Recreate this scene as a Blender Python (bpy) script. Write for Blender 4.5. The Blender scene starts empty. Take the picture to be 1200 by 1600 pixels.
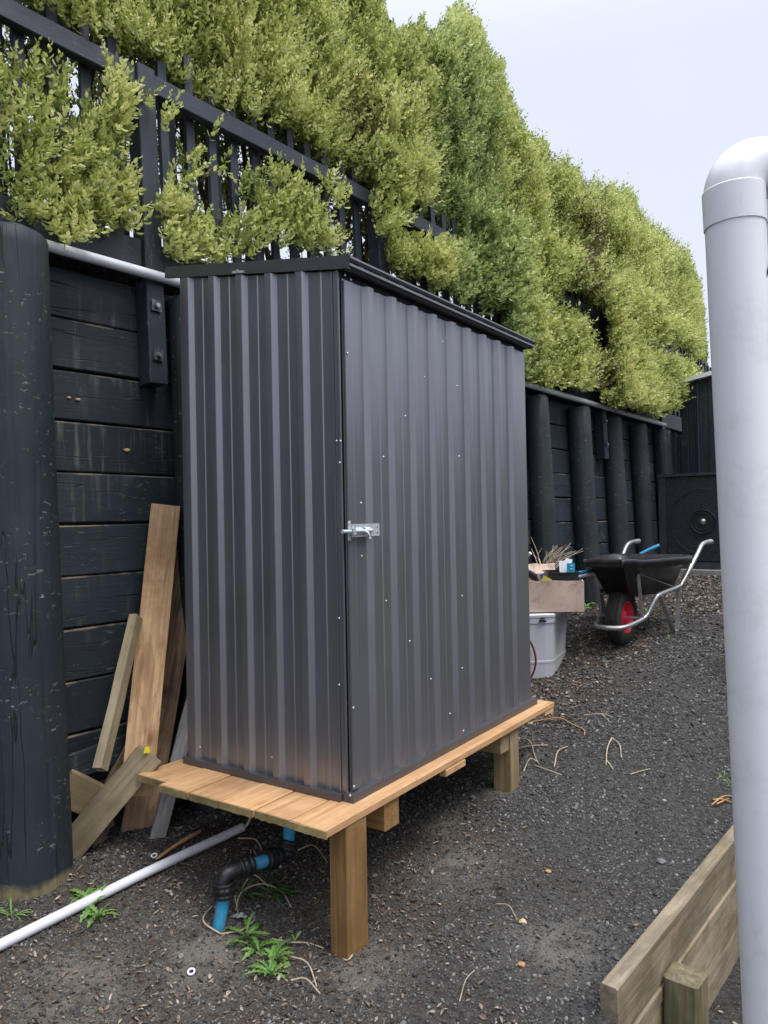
import bpy, bmesh, math, random
import numpy as np
from mathutils import Vector, Matrix, noise as mnoise

random.seed(7); rng = np.random.default_rng(11)
scene = bpy.context.scene
COL = scene.collection

# ------------------------------------------------------------------ camera
F_PX, PITCH, ROLL, CAMZ = 1171.2, 0.00727, 0.01865, 1.46
CP, SP, CR, SR = math.cos(PITCH), math.sin(PITCH), math.cos(ROLL), math.sin(ROLL)
cam_d = bpy.data.cameras.new('camera'); cam = bpy.data.objects.new('camera', cam_d); COL.objects.link(cam)
scene.camera = cam
cam_d.sensor_fit = 'HORIZONTAL'; cam_d.sensor_width = 36; cam_d.lens = F_PX / 1200 * 36
cam_d.clip_start = 0.05; cam_d.clip_end = 600
Xh = Vector((1, 0, 0)); Uh = Vector((0, -SP, CP)); Fw = Vector((0, CP, SP))
Rv = Xh * CR - Uh * SR; Uv = Xh * SR + Uh * CR
cam.matrix_world = Matrix(((Rv.x, Uv.x, -Fw.x, 0), (Rv.y, Uv.y, -Fw.y, 0), (Rv.z, Uv.z, -Fw.z, CAMZ), (0, 0, 0, 1)))

# ------------------------------------------------------------------ world, sun, exposure
w = bpy.data.worlds.new('World'); scene.world = w; w.use_nodes = True
nt = w.node_tree; nt.nodes.clear()
SUN_EL, SUN_AZ = math.radians(62), math.radians(122)      # azimuth clockwise from +Y
out = nt.nodes.new('ShaderNodeOutputWorld'); bg = nt.nodes.new('ShaderNodeBackground'); sky = nt.nodes.new('ShaderNodeTexSky')
sky.sky_type = 'NISHITA'; sky.sun_disc = False; sky.sun_elevation = SUN_EL; sky.sun_rotation = SUN_AZ
sky.air_density = 1.0; sky.dust_density = 4.0
mix = nt.nodes.new('ShaderNodeMix'); mix.data_type = 'RGBA'; mix.inputs[0].default_value = 0.90
tc = nt.nodes.new('ShaderNodeTexCoord'); nz = nt.nodes.new('ShaderNodeTexNoise'); nz.inputs['Scale'].default_value = 1.6; nz.inputs['Detail'].default_value = 3
cr = nt.nodes.new('ShaderNodeValToRGB')                   # thin unbroken cloud, faintly uneven
cr.color_ramp.elements[0].position = .3; cr.color_ramp.elements[0].color = (7.9, 8.5, 9.9, 1)
cr.color_ramp.elements[1].position = .7; cr.color_ramp.elements[1].color = (8.6, 9.1, 10.3, 1)
nt.links.new(tc.outputs['Generated'], nz.inputs['Vector']); nt.links.new(nz.outputs[0], cr.inputs[0])
sx = nt.nodes.new('ShaderNodeSeparateXYZ'); gr = nt.nodes.new('ShaderNodeMapRange'); gr.interpolation_type = 'SMOOTHSTEP'; gr.inputs[1].default_value = 0.50; gr.inputs[2].default_value = 1.0; gr.inputs[3].default_value = .70; gr.inputs[4].default_value = 2.5
nt.links.new(tc.outputs['Generated'], sx.inputs[0]); nt.links.new(sx.outputs[2], gr.inputs[0])   # an overcast sky is brightest overhead
vm = nt.nodes.new('ShaderNodeVectorMath'); vm.operation = 'SCALE'; nt.links.new(cr.outputs[0], vm.inputs[0]); nt.links.new(gr.outputs[0], vm.inputs['Scale'])
nt.links.new(sky.outputs[0], mix.inputs[6]); nt.links.new(vm.outputs[0], mix.inputs[7])
nt.links.new(mix.outputs[2], bg.inputs[0]); bg.inputs[1].default_value = 0.10
nt.links.new(bg.outputs[0], out.inputs[0])
sd = bpy.data.lights.new('sun', 'SUN'); sd.energy = 1.5; sd.angle = math.radians(25); sd.color = (1, .94, .86)
so = bpy.data.objects.new('sun', sd); COL.objects.link(so)
sv = Vector((math.sin(SUN_AZ) * math.cos(SUN_EL), math.cos(SUN_AZ) * math.cos(SUN_EL), math.sin(SUN_EL)))
so.rotation_euler = sv.to_track_quat('Z', 'Y').to_euler(); so.location = (3, -3, 8)
scene.view_settings.view_transform = 'Standard'; scene.view_settings.look = 'None'
scene.view_settings.exposure = 0.55; scene.view_settings.gamma = 1; scene.view_settings.use_curve_mapping = False

# ------------------------------------------------------------------ frames of the place
TW = math.atan(960 / 1171)                                # wall direction
S = Vector((math.sin(TW), math.cos(TW), 0)); N = Vector((-math.cos(TW), math.sin(TW), 0)); UP = Vector((0, 0, 1))
LEAN = math.tan(math.radians(2.5)); DF = 2.85             # wall batter, wall face distance (at eye height)
def W(s, d, z):                                           # point in the wall's leaning frame
    return S * s + N * (d + (z - CAMZ) * LEAN) + UP * z
ZL = (UP + N * LEAN).normalized()
def ray(px, py):
    rr = (px - 600) / F_PX; uu = (800 - py) / F_PX
    r = rr * CR + uu * SR; u = -rr * SR + uu * CR
    return Vector((r, CP - SP * u, SP + CP * u))
def at_wall(px, py, d):                                   # -> (s, z) on the plane d of the wall frame
    v = ray(px, py); n = N - UP * LEAN
    t = d / v.dot(n); p = v * t + UP * CAMZ
    return p.dot(S), p.z
def wp(px, py, d):
    s, z = at_wall(px, py, d); return W(s, d, z)
def at_y(px, py, y):
    v = ray(px, py); return v * (y / v.y) + UP * CAMZ
def at_z(px, py, z):
    v = ray(px, py); return v * ((z - CAMZ) / v.z) + UP * CAMZ
def project(P):                                           # numpy (n,3) -> px,py in 1200x1600
    X, Y, Z = P[:, 0], P[:, 1], P[:, 2] - CAMZ
    dd = Y * CP + Z * SP; u = -Y * SP + Z * CP
    return 600 + F_PX * (X * CR - u * SR) / dd, 800 - F_PX * (X * SR + u * CR) / dd, dd
GS = [(-40, 1.75), (-2, 1.60), (0.6, 1.45), (1.3, 1.415), (1.85, 1.395), (3.2, 1.25), (4.2, 1.09), (5.25, .89), (6.4, .735), (7.45, .625), (8.2, .60), (12, .45), (60, -.3)]
EDGE_TOP_ = .17
def ground_h(s, d):
    for (a, ha), (b, hb) in zip(GS, GS[1:]):
        if s <= b or b == 60:
            t = min(1, max(0, (s - a) / (b - a))); h = ha + (hb - ha) * t; break
    n1 = mnoise.noise(Vector((s * 1.3, d * 1.3, 3))) * .016 + mnoise.noise(Vector((s * 4, d * 4, 7))) * .007 + mnoise.noise(Vector((s * 13, d * 13, 1))) * .003
    f = 1 if 0 < s < 9 else .3
    bank = .165 * min(1, max(0, (d - 1.9) / .7)) * min(1, max(0, (2.6 - s) / .8)) * (1 if s > 0 else 0)
    return CAMZ - h + n1 * f + bank - (max(0, min(1, (1.55 - d) / .6)) * max(0, (CAMZ - h + n1 * f) - (EDGE_TOP_ - .035)) if 0 < s < 5 and d < 1.55 else 0)
def sd_of(p): return p.dot(S), p.dot(N)
def ground(px, py, lift=0.0):
    v = ray(px, py); t = 1.0
    for _ in range(60):
        p = v * t + UP * CAMZ; s, d = sd_of(p)
        t *= 1 + .5 * ((CAMZ - ground_h(s, d)) / (CAMZ - p.z) - 1)
    p = v * t + UP * CAMZ; s, d = sd_of(p)
    return Vector((p.x, p.y, ground_h(s, d) + lift))

# ------------------------------------------------------------------ object helpers
WORLDM = {}
def link(name, data, parent=None, M=None, mat=None, kind=None, label=None):
    o = bpy.data.objects.new(name, data); COL.objects.link(o)
    M = M.copy() if M is not None else Matrix.Identity(4)
    if parent is not None:
        o.parent = parent; o.matrix_parent_inverse = WORLDM[parent.name].inverted()
    o.matrix_basis = M; WORLDM[o.name] = M
    if mat is not None and len(data.materials) == 0: data.materials.append(mat)
    if kind: o['kind'] = kind
    if label: o['label'] = label
    return o
def tag(o, label=None, cat=None, group=None, kind=None):
    if label: o['label'] = label
    if cat: o['category'] = cat
    if group: o['group'] = group
    if kind: o['kind'] = kind
    return o
def thing(name, label, cat, loc, group=None):
    o = link(name, None, None, Matrix.Translation(loc)); tag(o, label, cat, group); return o
class MB:
    def __init__(self): self.v = []; self.f = []; self.smooth = []
    def add(self, vs, fs, smooth=False):
        b = len(self.v); self.v += [tuple(v) for v in vs]; self.f += [tuple(i + b for i in f) for f in fs]; self.smooth += [smooth] * len(fs)
        return self
    def tube(self, pts, r, sides=10, cap=True, flat=1.0):
        pts = [Vector(p) for p in pts]; n = len(pts); rs = r if isinstance(r, (list, tuple)) else [r] * n
        vs = []; prev = None
        for i, p in enumerate(pts):
            t = (pts[min(n - 1, i + 1)] - pts[max(0, i - 1)]).normalized()
            if prev is None: a = t.orthogonal().normalized()
            else:
                a = prev - t * prev.dot(t); a = a.normalized() if a.length > 1e-6 else t.orthogonal().normalized()
            prev = a; b = t.cross(a)
            for k in range(sides):
                th = 2 * math.pi * k / sides
                vs.append(p + (a * math.cos(th) + b * math.sin(th) * flat) * rs[i])
        fs = []
        for i in range(n - 1):
            for k in range(sides):
                k2 = (k + 1) % sides; fs.append((i * sides + k, i * sides + k2, (i + 1) * sides + k2, (i + 1) * sides + k))
        self.add(vs, fs, True)
        if cap:
            self.add([vs[k] for k in range(sides)], [tuple(range(sides))[::-1]]); self.add([vs[(n - 1) * sides + k] for k in range(sides)], [tuple(range(sides))])
        return self
    def box(self, c, ax, ay, az, ch=0.0):                 # half-vectors
        c, ax, ay, az = Vector(c), Vector(ax), Vector(ay), Vector(az)
        vs = [c + ax * i + ay * j + az * k for i in (-1, 1) for j in (-1, 1) for k in (-1, 1)]
        self.add(vs, [(0, 1, 3, 2), (4, 6, 7, 5), (0, 4, 5, 1), (2, 3, 7, 6), (0, 2, 6, 4), (1, 5, 7, 3)]); return self
    def lathe(self, prof, sides=24, M=None, smooth=True):
        M = M or Matrix.Identity(4); vs = []
        for (r, z) in prof:
            for k in range(sides):
                a = 2 * math.pi * k / sides; vs.append(M @ Vector((r * math.cos(a), r * math.sin(a), z)))
        fs = []
        for i in range(len(prof) - 1):
            for k in range(sides):
                k2 = (k + 1) % sides; fs.append((i * sides + k, i * sides + k2, (i + 1) * sides + k2, (i + 1) * sides + k))
        self.add(vs, fs, smooth); return self
    def mesh(self, name, mat=None):
        me = bpy.data.meshes.new(name); me.from_pydata(self.v, [], self.f); me.polygons.foreach_set('use_smooth', self.smooth)
        if mat is not None: me.materials.append(mat)
        me.update(); return me
def put(name, mb, mat, parent=None, kind=None, label=None, M=None, shift=True):
    """link a builder given in world coordinates as one mesh object whose origin sits at its centre"""
    if shift and M is None:
        c = sum((Vector(v) for v in mb.v), Vector()) / max(1, len(mb.v)); mb.v = [tuple(Vector(v) - c) for v in mb.v]; M = Matrix.Translation(c)
    return link(name, mb.mesh(name, mat), parent, M, kind=kind, label=label)
PC = {}
def plank_mesh(L, wd, th, mat, ch=.003, jit=.0012, seed=0, ragged=0.0):
    key = (round(L, 3), round(wd, 3), round(th, 3), mat.name, seed, ragged)
    if key in PC: return PC[key]
    rnd = random.Random(repr(key)); n = 5 if L > .25 else 2; vs = []; fs = []
    hy, hz = wd / 2, th / 2; ch = min(ch, hy * .3, hz * .3)
    ring = [(-hy + ch, -hz), (hy - ch, -hz), (hy, -hz + ch), (hy, hz - ch), (hy - ch, hz), (-hy + ch, hz), (-hy, hz - ch), (-hy, -hz + ch)]
    for i in range(n + 1):
        x = -L / 2 + L * i / n; oy, oz = rnd.uniform(-jit, jit), rnd.uniform(-jit, jit)
        for (y, z) in ring:
            xr = x + (rnd.uniform(-ragged, ragged) if i in (0, n) else 0)
            vs.append((xr, y + oy + rnd.uniform(-jit, jit) * .3, z + oz + rnd.uniform(-jit, jit) * .3))
    for i in range(n):
        for k in range(8):
            k2 = (k + 1) % 8; fs.append((i * 8 + k, i * 8 + k2, (i + 1) * 8 + k2, (i + 1) * 8 + k))
    fs.append(tuple(range(8))[::-1]); fs.append(tuple(n * 8 + k for k in range(8)))
    me = bpy.data.meshes.new('plank'); me.from_pydata(vs, [], fs); me.materials.append(mat); me.update()
    PC[key] = me; return me
def basis(o, x, y):
    x = Vector(x).normalized(); y = Vector(y); y = (y - x * y.dot(x)).normalized(); z = x.cross(y)
    return Matrix(((x.x, y.x, z.x, o[0]), (x.y, y.y, z.y, o[1]), (x.z, y.z, z.z, o[2]), (0, 0, 0, 1)))
def plank(name, p0, p1, wd, th, side, mat, parent=None, label=None, seed=0, ragged=0.0, ch=.003, jit=.0012):
    p0, p1 = Vector(p0), Vector(p1); L = (p1 - p0).length
    return link(name, plank_mesh(L, wd, th, mat, ch, jit, seed, ragged), parent, basis((p0 + p1) / 2, p1 - p0, side), label=label)
def bez(pts, n=8):                                        # Catmull-Rom through points
    pts = [Vector(p) for p in pts]; P = [pts[0] * 2 - pts[1]] + pts + [pts[-1] * 2 - pts[-2]]; outp = []
    for i in range(1, len(P) - 2):
        for k in range(n):
            t = k / n; a, b, c, d = P[i - 1], P[i], P[i + 1], P[i + 2]
            outp.append(.5 * ((2 * b) + (c - a) * t + (2 * a - 5 * b + 4 * c - d) * t * t + (3 * b - a - 3 * c + d) * t ** 3))
    return outp + [pts[-1]]

# ------------------------------------------------------------------ materials
class G:
    """tiny node-graph helper"""
    def __init__(self, name):
        self.m = bpy.data.materials.new(name); self.m.use_nodes = True; self.t = self.m.node_tree; self.t.nodes.clear()
        self.out = self.n('ShaderNodeOutputMaterial'); self.b = self.n('ShaderNodeBsdfPrincipled'); self.l(self.b.outputs[0], self.out.inputs[0])
    def n(self, ty, **kw):
        nd = self.t.nodes.new(ty)
        for k, v in kw.items(): setattr(nd, k, v)
        return nd
    def l(self, a, b): self.t.links.new(a, b)
    def set(self, **kw):
        for k, v in kw.items(): self.b.inputs[k.replace('_', ' ')].default_value = v
        return self
    def coord(self, scale=(1, 1, 1), kind='Object', rand=True):
        c = self.n('ShaderNodeTexCoord'); mp = self.n('ShaderNodeMapping'); mp.inputs['Scale'].default_value = scale
        self.l(c.outputs[kind], mp.inputs[0])
        if rand:
            oi = self.n('ShaderNodeObjectInfo'); ml = self.n('ShaderNodeMath', operation='MULTIPLY'); ml.inputs[1].default_value = 37.0
            cb = self.n('ShaderNodeCombineXYZ'); self.l(oi.outputs['Random'], ml.inputs[0])
            for i in range(3): self.l(ml.outputs[0], cb.inputs[i])
            self.l(cb.outputs[0], mp.inputs['Location'])
        return mp.outputs[0]
    def noise(self, vec, scale, detail=4, rough=.55, dist=0):
        n = self.n('ShaderNodeTexNoise'); n.inputs['Scale'].default_value = scale; n.inputs['Detail'].default_value = detail
        n.inputs['Roughness'].default_value = rough; n.inputs['Distortion'].default_value = dist; self.l(vec, n.inputs['Vector']); return n.outputs[0]
    def vor(self, vec, scale, feature='F1', out=0):
        n = self.n('ShaderNodeTexVoronoi'); n.feature = feature; n.inputs['Scale'].default_value = scale; self.l(vec, n.inputs['Vector']); return n.outputs[out]
    def ramp(self, v, stops, interp='LINEAR'):
        r = self.n('ShaderNodeValToRGB'); r.color_ramp.interpolation = interp; e = r.color_ramp.elements
        while len(e) < len(stops): e.new(.5)
        for i, (p, c) in enumerate(stops):
            e[i].position = p; e[i].color = (c, c, c, 1) if isinstance(c, (int, float)) else (*c, 1)
        self.l(v, r.inputs[0]); return r.outputs[0]
    def mix(self, f, a, b, mode='MIX'):
        m = self.n('ShaderNodeMix', data_type='RGBA', blend_type=mode)
        for i, x in ((0, f), (6, a), (7, b)):
            if isinstance(x, (int, float)): m.inputs[i].default_value = x if i == 0 else (x, x, x, 1)
            elif isinstance(x, tuple): m.inputs[i].default_value = (*x, 1)
            else: self.l(x, m.inputs[i])
        return m.outputs[2]
    def math(self, op, a, b=0.0):
        m = self.n('ShaderNodeMath', operation=op)
        for i, x in enumerate((a, b)):
            if isinstance(x, (int, float)): m.inputs[i].default_value = x
            else: self.l(x, m.inputs[i])
        return m.outputs[0]
    def bump(self, h, strength=.4, dist=.002):
        b = self.n('ShaderNodeBump'); b.inputs['Strength'].default_value = strength; b.inputs['Distance'].default_value = dist
        self.l(h, b.inputs['Height']); self.l(b.outputs[0], self.b.inputs['Normal'])
    def color(self, c): self.l(c, self.b.inputs['Base Color'])
    def rough(self, r): self.l(r, self.b.inputs['Roughness'])
def timber(name, c_dark, c_mid, c_light, stain=(.05, .035, .02), stain_amt=.5, rough=.75, knots=.5, moss=None):
    g = G(name); v = g.coord((1, 1, 1)); gv = g.coord((2.0, 62, 62)); fv = g.coord((7, 260, 260))
    a = g.noise(gv, 1.0, 5, .6, .6); b = g.noise(fv, 1.0, 3, .6); big = g.noise(v, 3.2, 4, .6, .3)
    col = g.ramp(a, [(.30, c_dark), (.48, c_mid), (.68, c_light)])
    col = g.mix(g.math('MULTIPLY', g.ramp(b, [(.35, 1.0), (.6, 0.0)]), .28), col, c_dark)
    sm = g.ramp(big, [(.48, 0.0), (.66, 1.0)]); col = g.mix(g.math('MULTIPLY', sm, stain_amt), col, stain)
    kv = g.coord((5, 11, 11)); kd = g.vor(kv, 1.0); km = g.ramp(kd, [(.08, 1.0), (.18, 0.0)]); col = g.mix(g.math('MULTIPLY', km, knots), col, stain)
    s2 = g.ramp(g.noise(g.coord((3, 16, 16)), 1, 4, .6, 1.2), [(.50, 0.0), (.62, 1.0)]); col = g.mix(g.math('MULTIPLY', s2, stain_amt * .6), col, stain)
    oi = g.n('ShaderNodeObjectInfo'); hv = g.n('ShaderNodeHueSaturation'); g.l(col, hv.inputs['Color'])
    mr = g.n('ShaderNodeMapRange'); mr.inputs[3].default_value = .84; mr.inputs[4].default_value = 1.14; g.l(oi.outputs['Random'], mr.inputs[0]); g.l(mr.outputs[0], hv.inputs['Value'])
    col = hv.outputs[0]
    if moss:
        mm = g.ramp(g.noise(g.coord((1, 1, 1)), 9, 5, .65), [(.52, 0.0), (.64, 1.0)]); col = g.mix(g.math('MULTIPLY', mm, moss[1]), col, moss[0])
    g.color(col); g.set(Roughness=rough); h = g.math('ADD', a, g.math('MULTIPLY', b, .6)); g.bump(h, .45, .0016); return g.m
def painted(name, base, alt, peel=(.23, .20, .14), peel_amt=.6, rough=.6, streak=True, crack=True, cut=None, axis=0, spec=.4, arris=False):
    """dark stain/paint on rough wood; length runs along local X (axis 0) or Z (axis 2)"""
    g = G(name)
    st = lambda l, t: (l, t, t) if axis == 0 else (t, t, l)
    v = g.coord((1, 1, 1)); big = g.noise(v, 2.6, 5, .6, .4); gr = g.noise(g.coord(st(2.5, 40)), 1, 5, .65, .5); fine = g.noise(g.coord(st(14, 110)), 1, 4, .6)
    col = g.mix(g.ramp(big, [(.32, 0.0), (.68, 1.0)]), base, alt)
    col = g.mix(g.math('MULTIPLY', g.ramp(gr, [(.45, 0.0), (.75, 1.0)]), .5), col, tuple(x * 1.7 for x in base))
    if streak:                                            # pale run-marks across the boards
        sv = g.coord((26, 2.0, 2.0) if axis == 0 else (26, 26, 2.0)); s1 = g.ramp(g.noise(sv, 1, 4, .6), [(.52, 0.0), (.78, 1.0)]); s2 = g.ramp(g.noise(g.coord((1, 1, 1)), 3.4, 3, .5), [(.48, 0.0), (.64, 1.0)])
        col = g.mix(g.math('MULTIPLY', g.math('MULTIPLY', s1, s2), 1.0), col, (.17, .17, .145))
    pv = g.coord(st(16, 60) if axis == 0 else (34, 34, 60)); pm = g.math('MULTIPLY', g.ramp(g.noise(pv, 1, 5, .7, .4), [(.615, 0.0), (.635, 1.0)]), g.ramp(g.noise(v, 5.0, 3, .6), [(.44, 0.0), (.58, 1.0)]))
    col = g.mix(g.math('MULTIPLY', pm, peel_amt), col, peel)
    h = g.math('ADD', g.math('MULTIPLY', gr, .7), g.math('MULTIPLY', fine, .5)); h = g.math('SUBTRACT', h, g.math('MULTIPLY', pm, .5))
    if crack:
        cv = g.coord(st(.9, 17)); cm = g.ramp(g.math('ABSOLUTE', g.math('SUBTRACT', g.noise(cv, 1, 3, .5, .3), .5)), [(.0, 1.0), (.010, 0.0)])
        cm = g.math('MULTIPLY', cm, g.ramp(g.noise(g.coord(st(1.6, 6)), 1, 2), [(.46, 0.0), (.54, 1.0)]))
        col = g.mix(g.math('MULTIPLY', cm, .9), col, (.004, .004, .004)); h = g.math('SUBTRACT', h, g.math('MULTIPLY', cm, 2.5))
    if cut:                                               # paint stops a hand's breadth above the soil
        tcx = g.n('ShaderNodeTexCoord'); sx = g.n('ShaderNodeSeparateXYZ'); g.l(tcx.outputs['Object'], sx.inputs[0])
        e = g.math('ADD', sx.outputs[2], g.math('MULTIPLY', g.math('SUBTRACT', g.noise(v, 9, 4, .6), .5), .10))
        lo = g.ramp(g.math('MULTIPLY', g.math('ADD', e, 2.0), .25), [((cut + 2.0) * .25 - .001, 1.0), ((cut + 2.0) * .25 + .001, 0.0)])
        bare = g.mix(g.ramp(gr, [(.35, 0.0), (.65, 1.0)]), (.13, .11, .06), (.22, .18, .10)); col = g.mix(lo, col, bare)
    if arris:
        tca = g.n('ShaderNodeTexCoord'); sxa = g.n('ShaderNodeSeparateXYZ'); g.l(tca.outputs['Object'], sxa.inputs[0])
        ea = g.math('MULTIPLY', g.math('GREATER_THAN', sxa.outputs[1], .0925), g.ramp(g.noise(g.coord((5, 5, 5)), 1, 4, .7), [(.44, 0.0), (.56, 1.0)])); col = g.mix(g.math('MULTIPLY', ea, .75), col, (.20, .155, .10))
    g.color(col); g.set(Roughness=rough); g.b.inputs['Specular IOR Level'].default_value = spec
    g.bump(h, .55, .003); return g.m
def plain(name, col, rough=.5, metal=0.0, var=.15, scale=14, bump=.0, dirt=None, spec=.5, stretch=(1, 1, 1)):
    g = G(name); n = g.noise(g.coord(stretch), scale, 5, .6)
    c = g.mix(g.ramp(n, [(.3, 0.0), (.7, 1.0)]), tuple(x * (1 - var) for x in col), tuple(min(1, x * (1 + var)) for x in col))
    if dirt: c = g.mix(g.math('MULTIPLY', g.ramp(g.noise(g.coord((1, 1, 1)), dirt[2] if len(dirt) > 2 else 6, 6, .7, .3), [(.52, 0.0), (.68, 1.0)]), dirt[1]), c, dirt[0])
    g.color(c); g.set(Roughness=rough, Metallic=metal); g.b.inputs['Specular IOR Level'].default_value = spec
    g.rough(g.ramp(n, [(.3, max(0, rough - .08)), (.7, min(1, rough + .08))]))
    if bump: g.bump(n, bump, .002)
    return g.m

M_BOARD = painted('painted_board', (.012, .018, .025), (.020, .029, .037), peel_amt=.35, arris=True)
M_BOARD2 = painted('painted_board_weathered', (.015, .024, .034), (.026, .037, .046), peel=(.2, .18, .12), peel_amt=.4, arris=True)
M_SLAT = painted('painted_slat', (.020, .025, .038), (.034, .040, .054), peel=(.22, .24, .27), peel_amt=.5, rough=.5, streak=False, crack=False)
M_RPOST = painted('painted_round_post', (.018, .025, .031), (.036, .044, .050), peel=(.27, .27, .21), peel_amt=.75, streak=False, axis=2)
M_BIGPOST = painted('painted_round_post_flaking', (.011, .017, .024), (.021, .029, .037), peel=(.26, .26, .20), peel_amt=.7, streak=False, axis=2, cut=-1.235)
M_FRESH = timber('fresh_sawn_pine', (.47, .255, .11), (.61, .36, .175), (.72, .46, .25), stain=(.36, .17, .07), stain_amt=.45, knots=.5)
M_SAWN = timber('pine_end_grain', (.26, .19, .07), (.36, .28, .12), (.46, .36, .17), stain_amt=.4, knots=.0)
M_TREAT = timber('treated_post_pine', (.20, .108, .034), (.31, .175, .062), (.40, .24, .10), stain=(.13, .065, .02), stain_amt=.5, knots=.35)
M_TREAT2 = timber('treated_pine_dry', (.24, .17, .085), (.32, .24, .13), (.42, .32, .19), stain=(.16, .11, .05), stain_amt=.4, knots=.3)
M_OLD1 = timber('offcut_tan', (.48, .27, .125), (.64, .41, .215), (.76, .54, .32), stain=(.24, .11, .045), stain_amt=.75, knots=.9)
M_OLD2 = timber('offcut_dark', (.20, .12, .07), (.36, .23, .135), (.54, .36, .22), stain=(.045, .03, .022), stain_amt=.9, knots=.6)
M_OLD3 = timber('offcut_grey_green', (.19, .155, .09), (.27, .22, .13), (.36, .30, .19), stain=(.11, .09, .05), stain_amt=.5, knots=.4)
M_OLD4 = timber('offcut_grey', (.34, .32, .30), (.46, .44, .42), (.60, .58, .56), stain=(.12, .11, .10), stain_amt=.6, knots=.2)
M_EDGE = timber('weathered_sleeper', (.25, .19, .12), (.38, .305, .21), (.50, .42, .31), stain=(.10, .085, .05), stain_amt=.6, knots=.3, moss=((.16, .145, .05), .5))
M_EDGEP = timber('weathered_sleeper_post', (.12, .095, .05), (.20, .165, .09), (.30, .255, .16), stain=(.055, .05, .03), stain_amt=.7, knots=.4, moss=((.12, .11, .035), .4))

def steel(name, base, rough=.33, metal=.25):
    g = G(name); v = g.coord((40, 40, .6), rand=False); n = g.noise(v, 1, 3, .6); big = g.noise(g.coord((1, 1, 1)), 2.2, 4, .55)
    c = g.mix(n, tuple(x * .9 for x in base), tuple(x * 1.12 for x in base))
    tcx = g.n('ShaderNodeTexCoord'); dust = g.math('MULTIPLY', g.ramp(g.noise(g.coord((8, 8, 3)), 1, 5, .65), [(.50, 0.0), (.75, 1.0)]), .18); c = g.mix(dust, c, (.20, .17, .14))
    g.color(c); g.set(Metallic=metal); g.rough(g.ramp(big, [(.3, rough - .05), (.7, rough + .07)])); g.b.inputs['Specular IOR Level'].default_value = .7
    fb = g.noise(g.coord((3, 3, .35)), 1.5, 2, .5); g.bump(fb, .06, .003); return g.m
M_STEEL = steel('charcoal_sheet_steel', (.262, .265, .292), .38, .72)
M_TRIM = steel('charcoal_trim_steel', (.10, .10, .11), .40, .45)
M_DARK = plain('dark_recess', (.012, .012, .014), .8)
M_ZINC = plain('zinc_plate', (.62, .68, .70), .42, .45, .22, 160)
M_GALV = plain('galvanised_steel', (.46, .47, .48), .42, .8, .2, 60, dirt=((.20, .12, .07), .25))
M_RUST = plain('rusted_tube', (.25, .10, .045), .75, .3, .3, 40)
M_PVC = plain('white_pvc', (.70, .71, .76), .38, 0, .03, 5, dirt=((.45, .44, .43), .35, 7))
M_PVCB = plain('big_pipe_pvc', (.80, .81, .85), .34, 0, .03, 3, dirt=((.55, .56, .58), .35, 9))
M_BLUE = plain('blue_poly_pipe', (.035, .33, .58), .42, 0, .12, 18, dirt=((.25, .33, .36), .5, 8))
M_BLACKP = plain('black_plastic', (.014, .014, .016), .38, 0, .2, 30, dirt=((.07, .065, .055), .35, 18))
M_TRAY = plain('barrow_tray_plastic', (.010, .010, .011), .38, 0, .25, 22, dirt=((.09, .09, .085), .3, 16))
M_TYRE = plain('tyre_rubber', (.026, .025, .024), .8, 0, .25, 30, dirt=((.10, .09, .075), .5, 12))
M_RED = plain('red_rim', (.62, .020, .045), .42, 0, .12, 20)
M_CARD = plain('cardboard', (.66, .50, .40), .85, 0, .08, 6, dirt=((.16, .12, .09), .6, 8))
M_CONC = plain('concrete', (.30, .29, .27), .9, 0, .18, 12, bump=.5)
M_STICK = plain('dry_stick', (.46, .37, .27), .85, 0, .3, 30)
M_STICK2 = plain('orange_stick', (.42, .24, .10), .8, 0, .3, 30)
M_BARK = plain('hedge_bark', (.10, .07, .045), .9, 0, .35, 30, bump=.5)
M_WHITE = plain('white_card', (.78, .79, .80), .6, 0, .04, 8)
M_CYAN = plain('cyan_card', (.01, .30, .52), .5, 0, .08, 10)
M_NAVY = plain('navy_card', (.015, .08, .25), .5, 0, .08, 10)
M_YEL = plain('yellow_card', (.62, .50, .09), .55, 0, .1, 10)
M_YTAG = plain('yellow_tag', (.75, .70, .03), .5, 0, .08, 20)
M_MINT = plain('mint_card', (.30, .55, .40), .6, 0, .08, 10)
M_CORD = plain('maroon_cord', (.17, .012, .022), .4, 0, .1, 10)
M_ACBODY = plain('dark_metal_cabinet', (.020, .023, .030), .5, .2, .2, 10, dirt=((.08, .085, .09), .4, 5))
def bin_mat():
    g = G('frosted_plastic'); n = g.noise(g.coord((1, 1, 1)), 7, 4); g.color(g.mix(n, (.60, .62, .68), (.78, .79, .84))); g.set(Roughness=.38)
    g.b.inputs['Transmission Weight'].default_value = .25; g.b.inputs['Subsurface Weight'].default_value = .3; g.b.inputs['Subsurface Radius'].default_value = (.03, .03, .03); return g.m
M_BIN = bin_mat()
def leaf_mat(name, stops, trans=.45):
    g = G(name); at = g.n('ShaderNodeAttribute'); at.attribute_name = 'tint'; c = g.ramp(at.outputs['Fac'], stops)
    g.color(c); g.set(Roughness=.42); g.b.inputs['Specular IOR Level'].default_value = .55
    tr = g.n('ShaderNodeBsdfTranslucent'); g.l(g.mix(.5, c, g.mix(1.0, c, (1.0, 1.0, .62), 'MULTIPLY')), tr.inputs[0]); ms = g.n('ShaderNodeMixShader'); ms.inputs[0].default_value = trans
    g.l(g.b.outputs[0], ms.inputs[1]); g.l(tr.outputs[0], ms.inputs[2]); g.l(ms.outputs[0], g.out.inputs[0]); return g.m
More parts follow.
